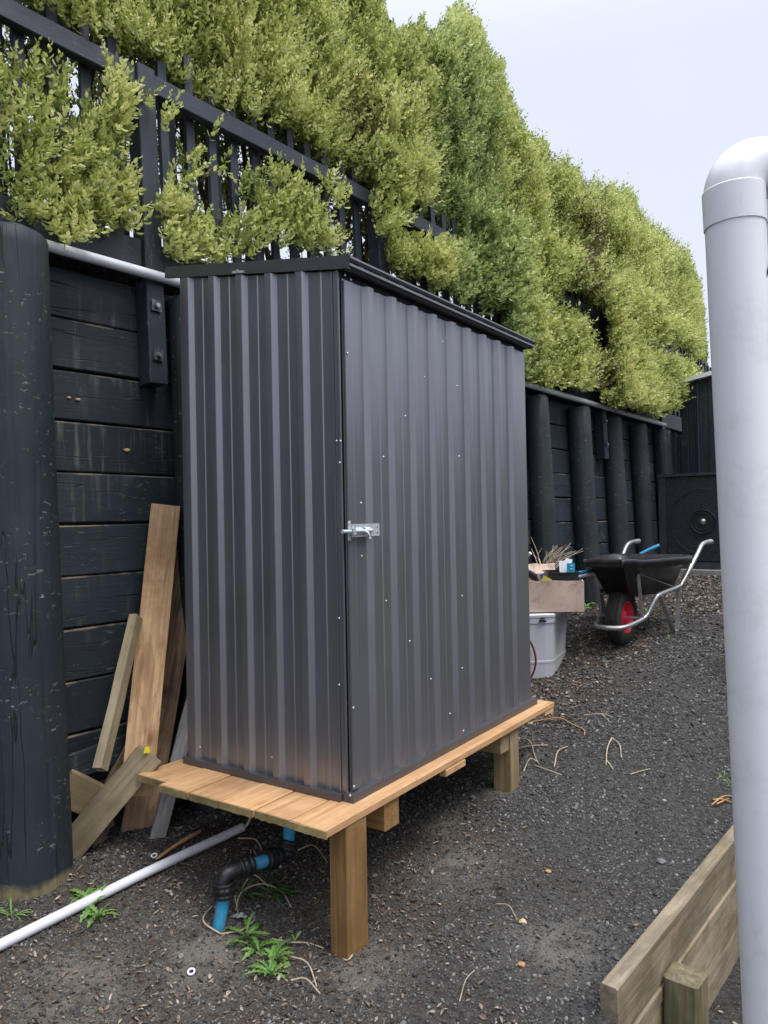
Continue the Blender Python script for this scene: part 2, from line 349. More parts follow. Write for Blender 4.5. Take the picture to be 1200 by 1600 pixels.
M_LEAF = leaf_mat('hedge_leaf', [(0, (.21, .13, .07)), (.10, (.085, .095, .035)), (.30, (.17, .215, .055)), (.55, (.37, .435, .125)), (.80, (.58, .63, .23)), (1, (.76, .75, .36))])
M_LEAFB = leaf_mat('hedge_leaf_bluish', [(0, (.18, .11, .06)), (.10, (.075, .09, .035)), (.30, (.14, .20, .065)), (.55, (.31, .405, .14)), (.80, (.52, .60, .25)), (1, (.70, .73, .36))])
M_WEED = leaf_mat('weed_leaf', [(0, (.09, .17, .04)), (.5, (.20, .38, .085)), (1, (.36, .56, .15))], .3)
M_WEEDD = leaf_mat('weed_leaf_dark', [(0, (.03, .07, .02)), (.5, (.06, .15, .035)), (1, (.11, .24, .05))], .3)
def ground_mat():
    g = G('gravel_ground'); v = g.coord((1, 1, 1), rand=False); n1 = g.noise(v, 55, 6, .75); n2 = g.noise(v, 2.0, 5, .6, .4); n3 = g.noise(v, 240, 3, .6)
    vo = g.vor(v, 95, 'F1', 0); cell = g.vor(v, 95, 'F1', 1)
    c = g.ramp(n1, [(.30, (.020, .019, .018)), (.52, (.055, .053, .050)), (.75, (.125, .12, .115))])
    hs = g.n('ShaderNodeSeparateColor'); g.l(cell, hs.inputs[0]); c = g.mix(g.ramp(hs.outputs[0], [(.55, 0.0), (.95, .55)]), c, (.13, .13, .13))
    at = g.n('ShaderNodeAttribute'); at.attribute_name = 'litter'
    lit = g.math('MULTIPLY', at.outputs['Fac'], g.ramp(g.noise(v, 30, 6, .7), [(.36, 0.0), (.58, 1.0)])); c = g.mix(g.math('MULTIPLY', lit, .85), c, g.ramp(n3, [(.3, (.035, .025, .018)), (.5, (.085, .062, .043)), (.72, (.20, .15, .11))]))
    a2 = g.n('ShaderNodeAttribute'); a2.attribute_name = 'silt'; sl = g.math('MULTIPLY', a2.outputs['Fac'], g.ramp(g.noise(v, 9, 6, .7), [(.34, 0.0), (.52, 1.0)])); c = g.mix(g.math('MULTIPLY', sl, .9), c, (.20, .185, .16))
    g.color(c); g.set(Roughness=.93); g.b.inputs['Specular IOR Level'].default_value = .25
    h = g.math('SUBTRACT', g.math('ADD', n1, g.math('MULTIPLY', n3, .4)), g.math('MULTIPLY', vo, .8)); g.bump(h, .9, .010); return g.m
M_GROUND = ground_mat()
def rnd_mat(name, stops, rough=.85):
    g = G(name); oi = g.n('ShaderNodeObjectInfo'); c = g.ramp(oi.outputs['Random'], stops); n = g.noise(g.coord((1, 1, 1)), 90, 3)
    g.color(g.mix(.25, c, g.ramp(n, [(.3, 0.0), (.7, .25)]))); g.set(Roughness=rough); g.b.inputs['Specular IOR Level'].default_value = .3; return g.m
M_STONE = rnd_mat('gravel_stone', [(0, (.020, .020, .019)), (.35, (.050, .049, .047)), (.7, (.096, .094, .090)), (.9, (.19, .19, .18)), (1, (.36, .34, .31))])
M_LITTERP = rnd_mat('pale_leaf_litter', [(0, (.10, .065, .045)), (.4, (.24, .165, .12)), (.75, (.40, .30, .23)), (1, (.62, .53, .44))], .8)
M_LITTER = rnd_mat('leaf_litter', [(0, (.035, .022, .015)), (.35, (.085, .052, .033)), (.65, (.18, .12, .075)), (.88, (.34, .25, .17)), (1, (.60, .50, .38))], .8)

# ================================================================== GROUND
EDGE_D = 0.872; EDGE_TOP = 0.17
def gh(s, d):                                             # gravel on the wall side, lower mulch bed beyond the timber edging
    return ground_h(s, d) if d > EDGE_D - .03 else ground_h(s, d) * (0 if 0 < s < 9 else 1) + (EDGE_TOP - .47 if 0 < s < 9 else -.3) + mnoise.noise(Vector((s * 5, d * 5, 0))) * .012
def axis(breaks):
    outv = []
    for a, b, st in breaks: outv += list(np.arange(a, b - 1e-6, st))
    return outv + [breaks[-1][1]]
sa = axis([(-60, -10, 10), (-10, -1, 1.5), (-1, .6, .2), (.6, 5.5, .035), (5.5, 9, .09), (9, 20, 1), (20, 120, 20)])
da = axis([(-120, -20, 20), (-20, -2, 2), (-2, .8, .14)]) [:-1] + [.80, EDGE_D - .0305, EDGE_D - .0295] + axis([(.86, 2.98, .035)])
gv, gf, lit, silt = [], [], [], []
SILT_R = (.07, .06, .14, .12, .07, .10, .20, .16, .10, .16)
SILT = [ground(805, 1212), ground(825, 1180), ground(715, 1350), ground(560, 1525), ground(785, 1238), ground(600, 1490), ground(330, 1490), ground(120, 1540), ground(690, 1290), ground(870, 1480)]
LITTER = [(ground(*q), r) for q, r in (((300, 1330), .35), ((90, 1570), .45), ((300, 1560), .5), ((430, 1400), .35), ((480, 1520), .3), ((900, 1020), .5), ((870, 1080), .35), ((1060, 905), 1.0), ((950, 950), .8), ((840, 1110), .25), ((240, 1400), .4), ((690, 1320), .25), ((600, 1420), .25))]
for s in sa:
    for d in da:
        z = gh(s, d); p = S * s + N * d; gv.append((p.x, p.y, z))
        l = max([math.exp(-((p - c).xy.length / r) ** 2) for c, r in LITTER] + [0]); lit.append(min(1, l * 1.1 + (.35 if s < 2.6 and d > 1.0 else .08)))
        silt.append(max([math.exp(-((p - c).xy.length / r) ** 2) for c, r in zip(SILT, SILT_R)]))
nd = len(da)
for i in range(len(sa) - 1):
    for j in range(nd - 1): gf.append((i * nd + j, i * nd + j + 1, (i + 1) * nd + j + 1, (i + 1) * nd + j))
me = bpy.data.meshes.new('ground'); me.from_pydata(gv, [], [f[::-1] for f in gf]); me.polygons.foreach_set('use_smooth', [True] * len(gf)); me.materials.append(M_GROUND)
for nm, arr in (('litter', lit), ('silt', silt)):
    a = me.attributes.new(nm, 'FLOAT', 'POINT'); a.data.foreach_set('value', arr)
me.update(); link('ground', me, kind='structure')
# terrace held up by the wall
tv = [tuple(W(s, 2.905, -.3)) for s in (-60, -2, 14, 120)] + [tuple(W(s, d, 2.555 - (s - 1.4) * .017)) for s in (-60, -2, 14, 120) for d in (2.9, 4, 9, 120)]
me = bpy.data.meshes.new('terrace'); me.from_pydata(tv, [], [(4 + i * 4 + j, 4 + i * 4 + j + 1, 4 + i * 4 + j + 5, 4 + i * 4 + j + 4) for i in range(3) for j in range(3)] + [(i, i + 1, 4 + (i + 1) * 4, 4 + i * 4) for i in range(3)]); me.materials.append(M_GROUND); me.update(); link('terrace', me, kind='structure')

# ================================================================== RETAINING WALL
wall = thing('retaining_wall', 'tall black painted timber retaining wall of stacked boards held by round posts', 'retaining wall', W(3, 2.8, .1))
def wtop(s): return 2.50 - (s - 1.45) * .017
POSTS = [(-5, .1), (-4, .1), (-3, .1), (-2, .1), (-1.1, .1), (-.25, .10), (.5, .10), (1.245, .150), (2.075, .100), (2.75, .10), (3.42, .10), (4.08, .10), (4.74, .10), (5.37, .098), (6.13, .103), (6.86, .096), (7.53, .094), (8.2, .1), (8.9, .1), (9.7, .1)]
ROWH = .2065
def add_board(s0, s1, r):
    z1 = wtop((s0 + s1) / 2) - r * ROWH; z0 = z1 - ROWH + .0075
    if z1 < ground_h((s0 + s1) / 2, 2.8) - .05: return
    rd = random.Random(r * 31 + int(s0 * 10)); off = rd.uniform(-.004, .004)
    dz = 0.0 if r else 0.0
    plank('board', W(s0, 2.875 + off, (z0 + z1) / 2 + rd.uniform(-.002, .002)), W(s1, 2.875 + off, (z0 + z1) / 2 + rd.uniform(-.002, .002)), (z1 - z0), .045, ZL, M_BOARD2 if (s0 > 5 and 3 <= r <= 8) or (s0 < 1.3 and r in (4, 5, 6)) else M_BOARD, wall, seed=r % 3, jit=.002, ch=.005)
joints = [-6.0, -2.4, 1.20, 3.42, 5.37, 6.86, 8.2, 10.4]
for a, b in zip(joints, joints[1:]):
    for r in range(12): add_board(a + .002, b - .002, r)
def round_post(s, r, ztop, mat, hero=False, lab=None):
    zb = ground_h(s, 2.75) - .06; zc = CAMZ; d0 = 2.85 - r * .72; M = Matrix.Translation(W(s, d0, zc)) @ Matrix.Rotation(0, 4, 'Z')
    X = S; Y = ZL.cross(X).normalized(); M = Matrix(((X.x, Y.x, ZL.x, M[0][3]), (X.y, Y.y, ZL.y, M[1][3]), (X.z, Y.z, ZL.z, M[2][3]), (0, 0, 0, 1)))
    sides = 120 if hero else 40; rings = 70 if hero else 14; rd = random.Random(int(s * 100)); cracks = [(rd.uniform(0, 6.28), rd.uniform(.5, 1), rd.uniform(-1, 1), rd.uniform(.5, 1.3)) for _ in range(16 if hero else 5)]
    vs = []; fs = []; zs = [zb - zc + (ztop - zb) * i / rings for i in range(rings)] + [ztop - zc]
    zs[-2] = ztop - zc - .018
    for i, z in enumerate(zs):
        for k in range(sides):
            a = 2 * math.pi * k / sides; v = Vector((math.cos(a), math.sin(a), z))
            rr = r * (1 + (.055 if hero else .035) * mnoise.noise(Vector((v.x * .9 + s, v.y * .9, z * .6))) + .012 * mnoise.noise(Vector((v.x * 4, v.y * 4 + s, z * 3))))
            rr *= 1.0 - .018 * (z + 1.3)
            if hero: rr += .0022 * mnoise.noise(Vector((v.x * 16, v.y * 16, z * 14))) + .0012 * mnoise.noise(Vector((v.x * 34, v.y * 34, z * 40)))
            for (ca, cd, cz, cl) in cracks:
                da_ = (a - ca - .06 * math.sin(z * 3 + ca * 5) - .03 * mnoise.noise(Vector((z * 5, ca, 0))) + math.pi) % (2 * math.pi) - math.pi
                wdt = .028 if hero else .05
                if abs(da_) < wdt: rr -= .010 * cd * (1 - abs(da_) / wdt) * max(0, 1 - abs(z - cz) / cl) ** .3 * (1 if abs(z - cz) < cl else 0)
            if i == rings: rr -= .016
            vs.append((rr * math.cos(a), rr * math.sin(a), z + (.008 * mnoise.noise(Vector((v.x * 2, v.y * 2, s))) if i >= rings - 1 else 0)))
    for i in range(rings):
        for k in range(sides):
            k2 = (k + 1) % sides; fs.append((i * sides + k, i * sides + k2, (i + 1) * sides + k2, (i + 1) * sides + k))
    fs.append(tuple(rings * sides + k for k in range(sides)))
    m2 = bpy.data.meshes.new('post'); m2.from_pydata(vs, [], fs); m2.polygons.foreach_set('use_smooth', [True] * (len(fs) - 1) + [False]); m2.materials.append(mat); m2.update()
    return link('post', m2, wall, M, label=lab)
for i, (s, r) in enumerate(POSTS):
    hero = i == 7
    round_post(s, r, 2.52 if hero else (wtop(s) + (-.02 if i == 8 else -.035 if i > 12 else 0)), M_BIGPOST if hero else M_RPOST, hero, 'thick flaking round post with bare wood at its foot' if hero else None)
# fixings of the knots on one board and the small gap of soil under the pipe are left to the boards
for (px, py, a_) in ((198, 703, .011), (122, 624, .008), (108, 621, .006)):
    c = wp(px, py, 2.852); bm = bmesh.new(); bmesh.ops.create_icosphere(bm, subdivisions=2, radius=a_)
    for v in bm.verts: v.co = S * v.co.x * 1.5 + N * v.co.y * .35 + UP * v.co.z * (.6 + .4 * mnoise.noise(v.co * 200))
    m_ = bpy.data.meshes.new('knot'); bm.to_mesh(m_); bm.free(); m_.materials.append(M_OLD1); link('knot', m_, wall, Matrix.Translation(c))
# ================================================================== CONDUITS ON THE WALL TOP
def pipe_thing(name, label, cat, pts, r, mat, sides=16, group=None, hollow=True):
    mb = MB(); mb.tube(pts, r, sides, cap=not hollow)
    if hollow:
        mb.tube([pts[0], pts[0] + (pts[1] - pts[0]).normalized() * .03], r * .82, sides, cap=False); e = pts[-1] - (pts[-1] - pts[-2]).normalized() * .03; mb.tube([e, pts[-1]], r * .82, sides, cap=False)
        for p, q in ((pts[0], pts[1]), (pts[-1], pts[-2])):
            dr = (q - p).normalized(); mb.tube([p + dr * .029, p + dr * .03], r * .83, sides)
            ann = []; a = dr.orthogonal().normalized(); b = dr.cross(a)
            for k in range(sides):
                th = 2 * math.pi * k / sides; v = a * math.cos(th) + b * math.sin(th); ann += [p + v * r, p + v * r * .82]
            mb.add(ann, [(2 * k, 2 * ((k + 1) % sides), 2 * ((k + 1) % sides) + 1, 2 * k + 1) for k in range(sides)])
    return tag(put(name, mb, mat), label, cat, group)
pipe_thing('conduit_pipe', 'pale conduit pipe running from the thick flaking post to behind the grey shed roof', 'pipe', [W(1.30, 2.73, 2.517), W(1.65, 2.73, 2.516), W(2.035, 2.73, 2.514)], .0215, M_PVC)
pipe_thing('conduit_pipe', 'thin pale pipe along the top of the far round wall posts right of the shed', 'pipe', [W(s, 2.735, 2.462 - (s - 5) * .018) for s in (4.3, 5.2, 6.2, 7.2, 8.2)], .022, M_PVC)

# ================================================================== FENCE ON THE WALL
fence = thing('slat_fence', 'black timber fence of upright slats and long sloping top rail above the retaining wall', 'fence', W(3, 2.85, 2.5))
M_PLATE = plain('half_painted_plate', (.07, .08, .10), .5, .3, .4, 50, dirt=((.35, .37, .40), .6, 40))
def railz(s): return 3.415 - (s - 1.3) * .0205
FP = [-6.1, -4.5, -2.9, -1.35, .25, 1.89, 3.50, 5.08, 6.66, 8.25, 9.85]
for k, s in enumerate(FP):
    zt = railz(s) + .05
    plank('post', W(s, 2.805, 2.055 - max(0, s - 2) * .02), W(s, 2.805, zt), .088, .088, S, M_SLAT, fence, seed=k % 3, ch=.004)
    for dz in (.06, .275):
        c = W(s - .004, 2.755, wtop(s) - dz - .04); rz = Matrix.Rotation(.12 if dz > .2 else .04, 3, N)
        mb = MB(); mb.box(c, rz @ S * .024, N * .003, rz @ ZL * .024); bp = put('bolt_plate', mb, M_PLATE, fence)
        mb = MB(); mb.tube([c - N * .003, c - N * .016], .0105, 6); put('bolt', mb, M_GALV, bp)
for a, b in zip(FP, FP[1:]):
    plank('rail', W(a + .046, 2.80, railz(a)), W(b - .046, 2.80, railz(b)), .088, .045, ZL, M_SLAT, fence, seed=int(a), ch=.004, jit=.002)
    plank('bottom_rail', W(a + .046, 2.81, wtop(a) + .100), W(b - .046, 2.81, wtop(b) + .100), .17, .045, ZL, M_SLAT, fence, ch=.004)
rd = random.Random(5); s = -5.91; k = 0
while s < 10.6:
    if min(abs(s - f) for f in FP) > .06:
        ext = .16 + rd.uniform(-.03, .07)
        if abs(s - 2.21) < .05: ext = .27
        sc = s + rd.uniform(-.008, .008)
        plank('slat', W(sc, 2.852 + rd.uniform(0, .004), wtop(s) + .03), W(sc + rd.uniform(-.006, .006), 2.852, railz(s) + ext), .046, .024, S, M_SLAT, fence, seed=k % 4, ch=.002)
    s += .1325; k += 1
# a second, rearward row of slats closes the panel from behind
for k in range(38):
    s = .52 + k * .265
    plank('slat', W(s, 2.915, wtop(s) + .03), W(s, 2.915, railz(s) + .10 + .05 * (k % 3)), .046, .024, S, M_SLAT, fence, seed=k % 4, ch=.002)

# ================================================================== SHED
TS = .6001; C0 = Vector((-.1406, 2.5266, 0)); U = Vector((math.sin(TS), math.cos(TS), 0)); L = Vector((-math.cos(TS), math.sin(TS), 0))
ZD = .5085; SW, SDp = 1.5276, .783; HF, HB = 1.792, 1.918
def Q(u, l, z): return C0 + U * u + L * l + UP * (ZD + z)
def at_l(px, py, l):                                      # -> (u, z) on the vertical plane l of the shed
    v = ray(px, py); t = (L.dot(C0) + l) / v.dot(L); p = v * t + UP * CAMZ - C0; return p.dot(U), p.z - ZD
def at_u(px, py, u):
    v = ray(px, py); t = (U.dot(C0) + u) / v.dot(U); p = v * t + UP * CAMZ - C0; return p.dot(L), p.z - ZD
shed = thing('garden_shed', 'charcoal corrugated steel garden shed bolted shut on a low timber platform', 'shed', Q(SW / 2, SDp / 2, 0))
def ribs(w, pitch, first, top=.034, foot=.062, h=.017):
    """profile across a ribbed sheet: list of (x, height)"""
    pr = [(0, 0)]; c = first
    while c + foot / 2 < w - .004:
        if c - foot / 2 > .004:
            x0, x1, x2, x3 = c - foot / 2, c - top / 2, c + top / 2, c + foot / 2
            m = (pr[-1][0] + x0) / 2
            if x0 - pr[-1][0] > .04: pr += [(m - .010, 0), (m - .006, .0022), (m + .006, .0022), (m + .010, 0)]
            pr += [(x0, 0), (x0 + .002, .001), (x1 - .001, h - .001), (x1 + .002, h), (x2 - .002, h), (x2 + .001, h - .001), (x3 - .002, .001), (x3, 0)]
        c += pitch
    return pr + [(w, 0)]
def sheet(name, prof, pos, ztop, z0=0.0, parent=shed, mat=M_STEEL, thick=.004):
    """pos(x, h, z) -> world; ztop(x) gives the top height; closed solid"""
    vs = []; fs = []; n = len(prof)
    for (x, h) in prof: vs += [pos(x, h, z0), pos(x, h, ztop(x)), pos(x, -thick, z0), pos(x, -thick, ztop(x))]
    for i in range(n - 1):
        a = i * 4; b = a + 4; fs += [(a, b, b + 1, a + 1), (a + 2, a + 3, b + 3, b + 2), (a + 1, b + 1, b + 3, a + 3), (a, a + 2, b + 2, b)]
    fs += [(0, 1, 3, 2), ((n - 1) * 4, (n - 1) * 4 + 2, (n - 1) * 4 + 3, (n - 1) * 4 + 1)]
    mb = MB().add(vs, fs); return put(name, mb, mat, parent)
# side wall facing the camera's left (u = 0, outward -U): x runs from the front corner back along L
top_side = lambda x: HF + (HB - HF) * x / SDp - .004
sheet('side_panel', ribs(SDp - .035, .1455, .129, .030, .060, .018), lambda x, h, z: Q(.004 - h, .035 + x, z), lambda x: top_side(x + .035), .022)
sheet('side_panel', ribs(SDp, .149, .09), lambda x, h, z: Q(SW - .004 + h, SDp - x, z), lambda x: top_side(SDp - x), .022)
sheet('back_panel', ribs(SW, .149, .09), lambda x, h, z: Q(x, SDp - .004 + h, z), lambda x: HB - .004, .022)
# front wall: door (hinged near the middle) and fixed panel
DOORW = .788
pr = [p for p in ribs(SW - .016, .149, .146, .030, .062, .019)]
door = sheet('door', [p for p in pr if p[0] < DOORW] + [(DOORW, 0)], lambda x, h, z: Q(.012 + x, -h - .006, z), lambda x: HF - .028, .026)
sheet('front_panel', [(DOORW + .004, 0)] + [p for p in pr if p[0] > DOORW + .004], lambda x, h, z: Q(.012 + x, -h - .003, z), lambda x: HF - .024, .022)
mb = MB(); mb.box(Q(.012 + DOORW - .012, -.0125, HF / 2), U * .011, L * .0035, UP * (HF / 2 - .035)); put('door_edge', mb, M_STEEL, door)
mb = MB(); mb.box(Q(.012 + .022, -.0115, HF / 2), U * .019, L * .003, UP * (HF / 2 - .034)); put('door_edge', mb, M_STEEL, door)
# corner trims, base channel, top plate
mb = MB(); mb.box(Q(.0045, .012, HF / 2), U * .0045, L * .0095, UP * (HF / 2 - .002)); mb.box(Q(-.002, .026, HF / 2), U * .003, L * .003, UP * (HF / 2 - .004)); mb.box(Q(-.001, .001, HF / 2), U * .004, L * .003, UP * (HF / 2 - .003)); put('corner_trim', mb, M_STEEL, shed)
mb = MB(); mb.box(Q(SW - .002, .008, HF / 2), U * .006, L * .009, UP * (HF / 2 - .003)); put('corner_trim', mb, M_STEEL, shed)
mb = MB(); mb.box(Q(-.002, SDp - .008, HB / 2), U * .004, L * .010, UP * (HB / 2 - .002)); put('corner_trim', mb, M_STEEL, shed)
mb = MB(); mb.box(Q(SW / 2, -.011, .014), U * (SW / 2 + .010), L * .021, UP * .014); mb.box(Q(-.0085, SDp / 2 + .012, .0125), U * .0155, L * (SDp / 2 - .002), UP * .0125)
mb.box(Q(SW + .006, SDp / 2 + .012, .0125), U * .009, L * (SDp / 2 - .002), UP * .0125); put('base_channel', mb, M_TRIM, shed)
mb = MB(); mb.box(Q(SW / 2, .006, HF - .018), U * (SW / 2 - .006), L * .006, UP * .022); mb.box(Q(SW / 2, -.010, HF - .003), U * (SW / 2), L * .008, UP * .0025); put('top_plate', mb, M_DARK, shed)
# roof: sheet falling towards the door, with barge caps at both ends and a rolled lip over the door
def roofz(l): return HF + (HB - HF) * l / SDp
ra = (Q(0, 1, roofz(1)) - Q(0, 0, roofz(0))).normalized(); rn = U.cross(ra).normalized(); rn = rn if rn.z > 0 else -rn
rc = Q(SW / 2, SDp / 2, (HF + HB) / 2)
mb = MB(); mb.box(rc + rn * .014, U * (SW / 2 + .008), ra * (SDp / 2 + .06), rn * .004)
for k in range(12): mb.box(rc + rn * .022 + U * (-.70 + k * .1275), U * .014, ra * (SDp / 2 + .055), rn * .0085)
put('roof_sheet', mb, M_STEEL, shed)
for sg, nm in ((-1, 'barge_cap'), (1, 'barge_cap')):
    e = rc + U * (SW / 2 + (.009 if sg < 0 else -.004)) * sg
    mb = MB(); mb.box(e + rn * .020 + ra * .018, U * .0025, ra * (SDp / 2 + .075), rn * .021); mb.box(e + rn * .0415 - U * sg * .028 + ra * .018, U * .030, ra * (SDp / 2 + .075), rn * .002)
    mb.box(e + rn * .002 - U * sg * .006 + ra * .018, U * .007, ra * (SDp / 2 + .074), rn * .0018)
    cap = put(nm, mb, M_TRIM, shed)
    if sg < 0:
        p = e + U * -.004 + ra * ((at_u(372, 428, -.012)[0]) - SDp / 2) + rn * .006
        mb = MB(); mb.box(p, U * .003, ra * .030, rn * .0042); mb.tube([p + U * -.002 + rn * .004, p + U * -.006 + rn * .004], .005, 8); put('clip', mb, M_ZINC, cap)
fe = rc - ra * (SDp / 2 + .060)
mb = MB(); prf = [(a_, b_ * .62) for a_, b_ in [(0, .070), (-.020, .070), (-.026, .066), (-.028, .060), (-.026, .052), (-.020, .047), (-.014, .046), (-.012, .044), (-.012, .016), (-.004, .010), (.030, .006), (.030, .003), (-.006, .006), (-.016, .013), (-.017, .041), (-.030, .044), (-.034, .060), (-.030, .070), (-.020, .076), (0, .0745)]]
vs = []
for sg in (-1, 1):
    for (a, b) in prf: vs.append(fe + U * sg * (SW / 2 + (.012 if sg < 0 else -.002)) + ra * (a + .03) + rn * (b - .004))
n = len(prf); mb.add(vs, [(i, (i + 1) % n, n + (i + 1) % n, n + i) for i in range(n)]); mb.add(vs, [tuple(range(n)), tuple(range(n, 2 * n))[::-1]])
put('roof_lip', mb, M_TRIM, shed)
# screws
SCW = MB().lathe([(0.0001, .0035), (.0022, .0033), (.0038, .002), (.0042, 0)], 8).mesh('screw', M_ZINC)
def screw(px, py, l=None, u=None, parent=None, off=.0):
    if l is not None: uu, z = at_l(px, py, l); p = Q(uu, l - off, z); ax = -L
    else: ll, z = at_u(px, py, u); p = Q(u - off, ll, z); ax = -U
    y = Vector((0, 0, 1)); x = y.cross(ax); link('screw', SCW, parent, Matrix(((x.x, y.x, ax.x, p.x), (x.y, y.y, ax.y, p.y), (x.z, y.z, ax.z, p.z), (0, 0, 0, 1))))
for (px, py, h) in [(539, 430, .016), (543, 552, .016), (691, 534, .007), (663, 589, .007), (633, 650, .007), (599, 714, .007), (564, 786, .007), (565, 869, .007), (603, 939, .007), (640, 1002, .007), (673, 1061, .007), (703, 1115, .007), (552, 1106, .016), (553, 1229, .016), (548, 437, .016)]:
    screw(px, py, l=-h, parent=door)
for (px, py, h) in [(714, 603, .024), (717, 713, .024), (722, 931, .024), (722, 1044, .024), (711, 506, .024), (724, 1142, .024)]: screw(px, py, l=-h, parent=shed)
for (px, py) in [(547, 1243), (723, 1155)]: screw(px, py, l=-.023, parent=shed)
for (px, py) in [(526, 689), (532, 689), (531, 723), (530, 966), (530, 1070)]: screw(px, py, u=-.005, parent=shed)
for (px, py) in [(313, 1167), (425, 1183)]: screw(px, py, u=-.003, parent=shed)
# latch
def lat(px, py, off): uu, z = at_l(px, py, -off); return Q(uu, -off, z)
u0, z0 = at_l(551, 818, -.030); u1, z1 = at_l(594, 838, -.030); zc_ = (z0 + z1) / 2; uc = (u0 + u1) / 2
mb = MB(); mb.box(Q(uc, -.0265, zc_), U * (u1 - u0) / 2, L * .0012, UP * .022); lp = put('bolt_plate', mb, M_ZINC, door)
for du, dz in ((.9, .4), (.9, -.45), (-.86, .5), (-.86, -.5)):
    c = Q(uc + du * (u1 - u0) / 2 * .92, -.0277, zc_ + dz * .022); mb = MB(); mb.tube([c, c - L * .002], .0022, 8); put('rivet', mb, M_DARK, lp)
for k, (ua, ub) in enumerate(((.06, .30), (.42, .62))):
    a = u0 + (u1 - u0) * ua; b = u0 + (u1 - u0) * ub; arch = [(a, 0)]
    vs = []; fs = []; m_ = 8
    for uu in (a, b):
        for i in range(m_ + 1):
            th = math.pi * i / m_; vs.append(Q(uu, -.0275 - .0105 * math.sin(th), zc_ - .002 + .0125 * math.cos(th)))
            vs.append(Q(uu, -.0275 - .0085 * math.sin(th), zc_ - .002 + .0105 * math.cos(th)))
    q = 2 * (m_ + 1)
    for i in range(m_): fs += [(2 * i, 2 * i + 2, q + 2 * i + 2, q + 2 * i), (2 * i + 1, q + 2 * i + 1, q + 2 * i + 3, 2 * i + 3), (2 * i, 2 * i + 1, 2 * i + 3, 2 * i + 2), (q + 2 * i, q + 2 * i + 2, q + 2 * i + 3, q + 2 * i + 1)]
    mb = MB().add(vs, fs); put('bolt_guide', mb, M_ZINC, lp)
uL_ = at_l(534, 826, -.036)[0]
mb = MB(); mb.tube([Q(uL_ + .004, -.0345, zc_ - .002), Q(u0 + (u1 - u0) * .66, -.0345, zc_ - .002)], .0062, 12)
mb.tube(bez([Q(u0 + (u1 - u0) * .36, -.036, zc_ - .002), Q(u0 + (u1 - u0) * .38, -.050, zc_ - .010), Q(u0 + (u1 - u0) * .42, -.052, zc_ - .028)], 5), [.004] * 10 + [.0058], 10); put('bolt', mb, M_ZINC, lp)
mb = MB(); kc = at_l(534, 828, -.02)[0]; kc = max(kc, .004)
mb.box(Q(kc + .004, -.0225, zc_), U * .007, L * .0015, UP * .034); mb.box(Q(kc + .004, -.034, zc_ + .006), U * .007, L * .010, UP * .0015); mb.box(Q(kc + .004, -.034, zc_ - .012), U * .007, L * .010, UP * .0015); mb.box(Q(kc + .004, -.0445, zc_ - .003), U * .007, L * .0015, UP * .0105)
kp = put('keeper', mb, M_ZINC, shed)
for dz in (.026, -.026):
    c = Q(kc + .004, -.024, zc_ + dz); mb = MB(); mb.tube([c, c - L * .003], .0032, 8); put('screw', mb, M_ZINC, kp)

# ================================================================== PLATFORM
deck = thing('timber_platform', 'low platform of fresh orange pine boards on short square posts under the shed', 'platform', Q(.6, .4, -.45))
lb = [-.093, .062, .218, .373, .528, .683, .852]
for k, (a, b) in enumerate(zip(lb, lb[1:])):
    x0 = -.222 + rd.uniform(-.006, .006) + (.03 if k == 5 else 0); x1 = 1.607 + rd.uniform(-.01, .01)
    z = -.0125 - .001 * (k % 2)
    plank('deck_board', Q(x0, (a + b) / 2, z), Q(x1, (a + b) / 2, z), b - a - .008, .025, -L, M_FRESH, deck, seed=k, ragged=.0025, ch=.002, jit=.001)
    mb = MB(); m_ = 14; vs = []                            # greenish weathered end grain, splintered below
    for i in range(m_ + 1):
        l_ = a + .003 + (b - a - .006) * i / m_; vs += [Q(x0 - .0045, l_, z + .0105), Q(x0 - .0045, l_, z - .0125 - rd.random() ** 4 * .004), Q(x0 + .004, l_, z + .0105), Q(x0 + .004, l_, z - .0125 - .002)]
    fs = []
    for i in range(m_): p_ = 4 * i; fs += [(p_, p_ + 1, p_ + 5, p_ + 4), (p_ + 2, p_ + 6, p_ + 7, p_ + 3), (p_, p_ + 4, p_ + 6, p_ + 2), (p_ + 1, p_ + 3, p_ + 7, p_ + 5)]
    mb.add(vs, fs); put('cut_end', mb, M_SAWN, deck)
def leg(u, l, wu, wl, lab=None, mat=M_TREAT, ztop=-.026, label=None):
    s_, d_ = sd_of(Q(u, l, 0)); zg = ground_h(s_, d_) - ZD
    return plank('leg', Q(u, l, zg - .06), Q(u, l, ztop), wl, wu, L, mat, deck, ch=.004, label=label)
uP, zP = at_l(542, 1400, -.085); leg(uP + .058, -.085 + .036, .112, .072, label='thick front leg cut square')
def beam(u, wu, h, l0, l1, mat=M_TREAT): return plank('joist', Q(u, l0, -.0265 - h / 2), Q(u, l1, -.0265 - h / 2), h, wu, UP, mat, deck, ch=.003)
ub0 = at_l(600, 1270, -.075)[0]; ub1 = at_l(623, 1265, -.075)[0]; beam((ub0 + ub1) / 2, ub1 - ub0, .098, -.075, .84)
ub2 = at_l(782, 1160, -.06)[0]; ub3 = at_l(795, 1155, -.06)[0]; beam((ub2 + ub3) / 2, max(.045, ub3 - ub2), .092, -.06, .84, M_TREAT2)
leg(ub3 + .052, -.02, .09, .09, mat=M_TREAT2)
for (u, l) in ((.50, .78), (ub3 + .052, .78)): leg(u, l, .09, .09)
ua = at_l(696, 1190, -.088)[0]; ub_ = at_l(726, 1175, -.088)[0]; plank('packer', Q(ua, -.075, -.040), Q(ub_, -.075, -.040), .03, .027, L, M_FRESH, deck)
plank('packer', Q(1.50, -.06, -.038), Q(1.612, -.06, -.038), .05, .024, L, M_FRESH, deck)

